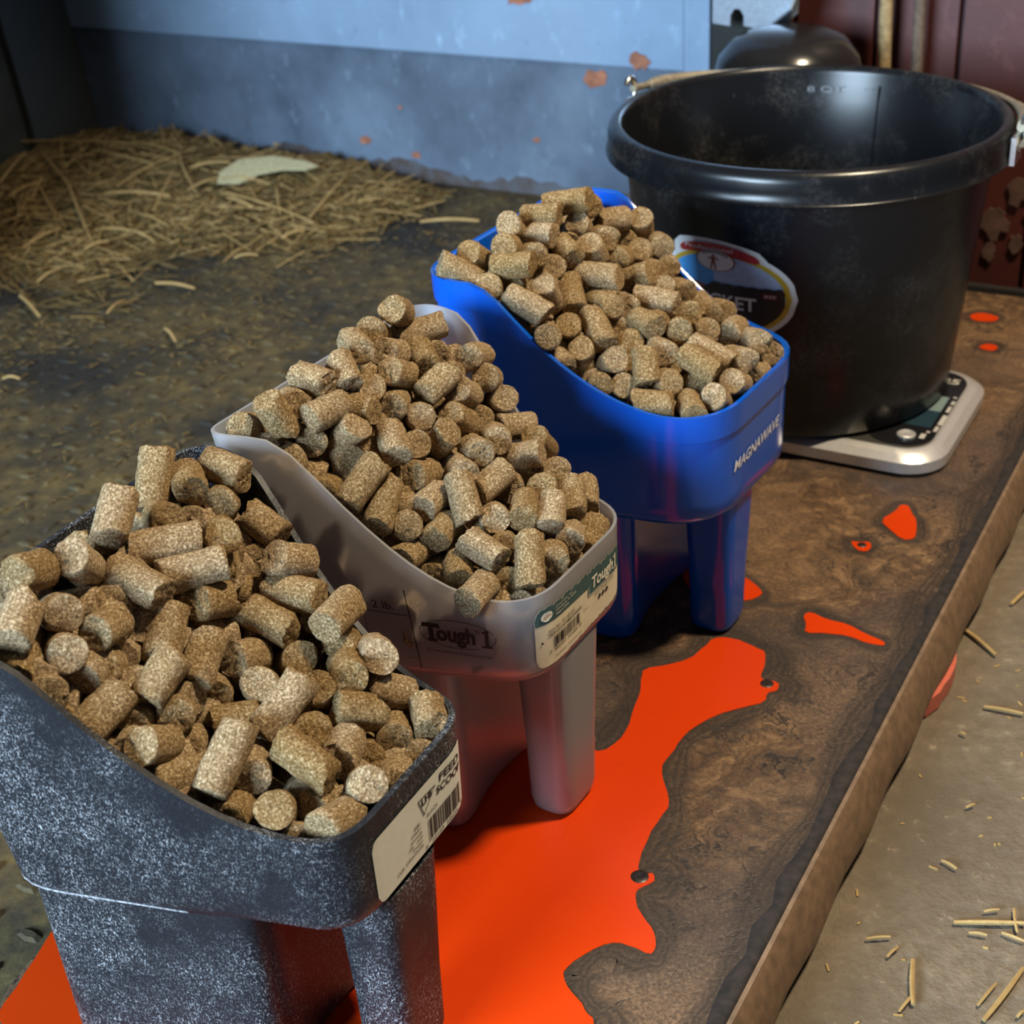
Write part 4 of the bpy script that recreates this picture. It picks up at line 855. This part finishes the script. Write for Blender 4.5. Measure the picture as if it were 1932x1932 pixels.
# ---------------------------------------------------------------- hay
def stalk(p, q, r, m, label, group, sag=.0):
    p, q = Vector(p), Vector(q); d = q-p; n = 7; side = Vector((-d.y, d.x, 0)).normalized()*d.length*rng.uniform(-.025, .025)
    mb = MB(); pts = [p+d*(i/n)+side*math.sin(math.pi*i/n)+Vector((0, 0, sag*math.sin(math.pi*i/n))) for i in range(n+1)]
    mb.tube(pts, [r*(.75+.25*math.sin(2.6*i/n+.4)) for i in range(n+1)], 6); return tag(obj('hay_stalk', mb, m, None), label, 'straw', group)
rng = random.Random(31)
STALKS = [(1.5746,-1.8034,1.635,-1.5829),(1.5339,-1.6244,1.7017,-1.6795),(1.5949,-1.6249,1.5618,-1.4776),(1.505,-1.6142,1.4568,-1.5433),(1.4568,-1.5433,1.3541,-1.4176),(1.4946,-1.4921,1.606,-1.474),(1.6413,-1.5884,1.6156,-1.4779),(1.5901,-1.4567,1.5054,-1.3593),(1.5598,-1.3606,1.5597,-1.273),(1.5206,-1.3295,1.4995,-1.1602),(1.5122,-1.1763,1.643,-1.2061),(1.5623,-1.2655,1.5024,-1.2174),(1.469,-1.4933,1.4892,-1.3921),(1.4511,-1.3907,1.5459,-1.4319),(1.4634,-1.69,1.5433,-1.7126),(1.2784,-1.4701,1.357,-1.4728),(1.3805,-1.4323,1.3936,-1.3827),(1.3936,-1.3827,1.3742,-1.3246),(1.3155,-1.3913,1.3462,-1.3781),(1.2143,-1.3764,1.2488,-1.3693),(1.1726,-1.3642,1.1283,-1.2885),(0.9862,-1.2034,0.9892,-1.1808),(1.457,-1.6018,1.4029,-1.5287),(1.5705,-1.4204,1.6018,-1.3742),(1.605,-1.3493,1.6651,-1.3126),(1.6759,-1.4651,1.7445,-1.5073),(1.6801,-1.452,1.7499,-1.5094),(1.6431,-1.5302,1.7166,-1.5945),(1.7067,-1.3708,1.7671,-1.3808),(1.5688,-1.0411,1.5971,-0.968),(1.4457,-1.1737,1.4731,-1.1588),(1.4428,-1.4145,1.4215,-1.3426),(1.5084,-1.3085,1.4945,-1.2532),(1.5554,-1.6932,1.4845,-1.5819),(1.4255,-1.6342,1.4714,-1.6201),(1.5089,-1.3776,1.5508,-1.3573),(1.3706,-1.193,1.3846,-1.1659),(1.1684,-1.2205,1.2084,-1.2294),(1.2676,-1.233,1.2703,-1.174),(1.1617,-1.1292,1.1362,-1.0918)]
CSTALKS = [(0.6625,-0.111,0.6788,-0.0742),(0.6581,-0.1011,0.6602,-0.0913),(0.624,-0.1241,0.5921,-0.1151),(0.5985,-0.0781,0.6441,-0.0673),(0.62,-0.1378,0.6292,-0.1344),(0.7099,-0.1877,0.7258,-0.18),(0.8727,-0.1442,0.8753,-0.118),(0.9666,-0.1896,0.9368,-0.151),(1.0084,-0.1563,1.0293,-0.1509),(0.7637,-0.1294,0.769,-0.125),(0.8377,-0.1521,0.8362,-0.1476),(0.6281,-0.1527,0.6352,-0.1405),(0.5847,-0.1206,0.6007,-0.1167),(0.5601,-0.1856,0.578,-0.1886),(0.6883,-0.0822,0.67,-0.0764),(0.6663,-0.0841,0.6648,-0.0711),(0.6074,-0.0835,0.6266,-0.0782),(0.71,-0.1306,0.7062,-0.1204),(0.6784,-0.0974,0.6833,-0.0898),(0.6083,-0.0626,0.6142,-0.0601)]

def hill(a, b):
    """height of the old hay over the mat"""
    k = max(0, min(1, (a-1.34)/.28))*max(0, min(1, (-1.03-b)/.25)); k2 = max(0, min(1, (a-1.0)/.3))*max(0, min(1, (-1.20-b)/.3))
    return .030*k*k*(3-2*k)+.013*k2*(.6+.4*math.sin(a*23)*math.sin(b*19))
def place(b_, a_): pass
def name_stalks(rows, where):
    """one label each: length, slope and zone, then the place among those alike"""
    keys = {}
    for i, (a0, b0, a1, b1) in enumerate(rows):
        L = math.hypot(a1-a0, b1-b0); ca, cb = (a0+a1)/2, (b0+b1)/2
        s = 'sideways' if abs(a1-a0) < .5*abs(b1-b0) else ('pointing away' if abs(b1-b0) < .6*abs(a1-a0) else ('slanting up rightwards' if (a1-a0)*(b1-b0) > 0 else 'slanting up leftwards'))
        keys.setdefault(('long' if L > .10 else ('short' if L < .05 else 'middling'), s, where(ca, cb)), []).append((cb-.55*ca, i))
    out = {}
    for (ln, s, z), its in keys.items():
        its.sort()
        for k, (_, i) in enumerate(its):
            out[i] = '%s hay stalk %s %s' % (ln, s, z) if len(its) == 1 else '%s hay stalk %s %s, %s from left' % (ln, s, z, ORD[k])
    return out
names = name_stalks(STALKS, lambda a, b: ('on the crest of the hay heap' if a > 1.56 else 'on the hay heap slope') if a > 1.42 and b < -1.05 else ('on the chaffy mat at left' if b < -1.25 else 'on the bare mat'))
for i, (a0, b0, a1, b1) in enumerate(STALKS):
    a0, a1 = min(a0, A_W-.03), min(a1, A_W-.03); L = math.hypot(a1-a0, b1-b0)
    z0, z1 = -.0385+hill(a0, b0)+rng.uniform(.003, .006), -.0385+hill(a1, b1)+rng.uniform(.003, .008)
    stalk(AB(a0, b0, z0), AB(a1, b1, z1), rng.uniform(.0013, .0024), MAT['straw'], names[i], 'hay stalks on the rubber mat', .003)
names = name_stalks([tuple(x if k % 2 == 0 else x for k, x in enumerate(r)) for r in CSTALKS], lambda a, b: 'on the concrete, %s' % ('nearest the viewer' if a < .63 else ('midway along the slab' if a < .8 else 'far along the slab')))
for i, (a0, b0, a1, b1) in enumerate(CSTALKS):
    L = math.hypot(a1-a0, b1-b0)
    stalk(AB(a0, b0, -.0525), AB(a1, b1, -.0520), .0010 if L < .02 else .0016, MAT['straw'], names[i].replace('long', 'longish'), 'hay stalks on the concrete', .0006)
def bits(mb, n, fa, fb, keep, Lr, rr, lift, tiltmax):
    for _ in range(n):
        a, b = rng.uniform(*fa), rng.uniform(*fb)
        if rng.random() > keep(a, b): continue
        L = rng.uniform(*Lr); r = rng.uniform(*rr); th = rng.uniform(0, 6.28); ti = rng.uniform(-tiltmax, tiltmax)
        M = Matrix.Rotation(th, 4, 'Z') @ Matrix.Rotation(ti, 4, 'Y')
        mb.box(AB(a, b, -.0385+hill(a, b)*rng.uniform(.3, 1.0)+rng.uniform(0, lift)), (L, r*2, r*1.2), M)
mb = MB(); na, nb_ = 40, 60; g = {}
for i in range(na+1):
    for j in range(nb_+1):
        a, b = 1.0+(A_W-.03-1.0)*i/na, -1.735+.78*j/nb_; hgt = hill(a, b); g[i, j] = len(mb.v)
        mb.v.append(tuple(AB(a, b, -.0425+hgt*(.75+.5*rng.random()))))
mb.f = [(g[i, j], g[i+1, j], g[i+1, j+1], g[i, j+1]) for i in range(na) for j in range(nb_)]
obj('hay_heap', mb, MAT['chaff'], None, 60, label='matted bed of old brown hay heaped along the blue wall', category='hay', kind='stuff')
mb = MB()
bits(mb, 3000, (1.25, A_W-.05), (-1.70, -1.0), lambda a, b: min(1, hill(a, b)/.016), (.015, .075), (.0004, .0011), .007, .3)
obj('loose_hay', mb, MAT['straw'], None, 0, label='loose yellow hay bits strewn over the heap along the blue wall', category='hay', kind='stuff')
mb = MB()
bits(mb, 6000, (1.15, A_W-.05), (-1.70, -1.0), lambda a, b: min(1, hill(a, b)/.008), (.010, .045), (.0005, .0015), .005, .3)
obj('brown_hay', mb, MAT['chaff'], None, 0, label='dull brown hay bits mixed through the heap along the blue wall', category='hay', kind='stuff')
mb = MB()
def kp(a, b):
    k = max(0, min(1, (-b-.75)/.55))*(.35+.65*max(0, min(1, (a-.75)/.5))); s = .5+.5*math.sin(a*13+b*7)*math.sin(b*17-a*5)
    return k*(.05+.95*s*s)
bits(mb, 17000, (.45, 1.6), (-1.68, -.62), kp, (.002, .012), (.0003, .0010), .003, .25)
obj('hay_chaff', mb, MAT['chaff'], None, 0, label='fine brown hay chaff scattered across the treaded rubber mat', category='hay', kind='stuff')
mb = MB()
for _ in range(500):
    a, b = rng.uniform(.35, 1.5), rng.uniform(-.17, .35); L = rng.uniform(.001, .006)
    mb.box(AB(a, b, -.0545), (L, .0012, .001), Matrix.Rotation(rng.uniform(0, 6.28), 4, 'Z'))
obj('floor_crumbs', mb, MAT['straw'], None, 0, label='tiny pale crumbs of hay on the concrete right of the slab', category='crumbs', kind='stuff')
hp = [(1.535, -1.345), (1.560, -1.360), (1.600, -1.357), (1.630, -1.320), (1.640, -1.270), (1.628, -1.240), (1.605, -1.245), (1.598, -1.280), (1.575, -1.305), (1.548, -1.315)]
mb = MB(); k = len(hp); hz = [.004, .006, .010, .012, .008, .010, .012, .008, .006, .004]
mb.add([AB(a, b, -.0345+hill(a, b)+z) for (a, b), z in zip(hp, hz)], [tuple(range(k))]); o = obj('dry_leaf', mb, MAT['husk'], None, 0, label='pale broad dry leaf lying on the hay heap by the wall', category='leaf'); solid(o, .0012)
stalk(AB(1.30, -.93, -.0355), AB(1.305, -.925, -.0352), .001, MAT['straw'], 'tiny straw crumb on bare mat left of the blue scoop', 'hay stalks on the rubber mat')
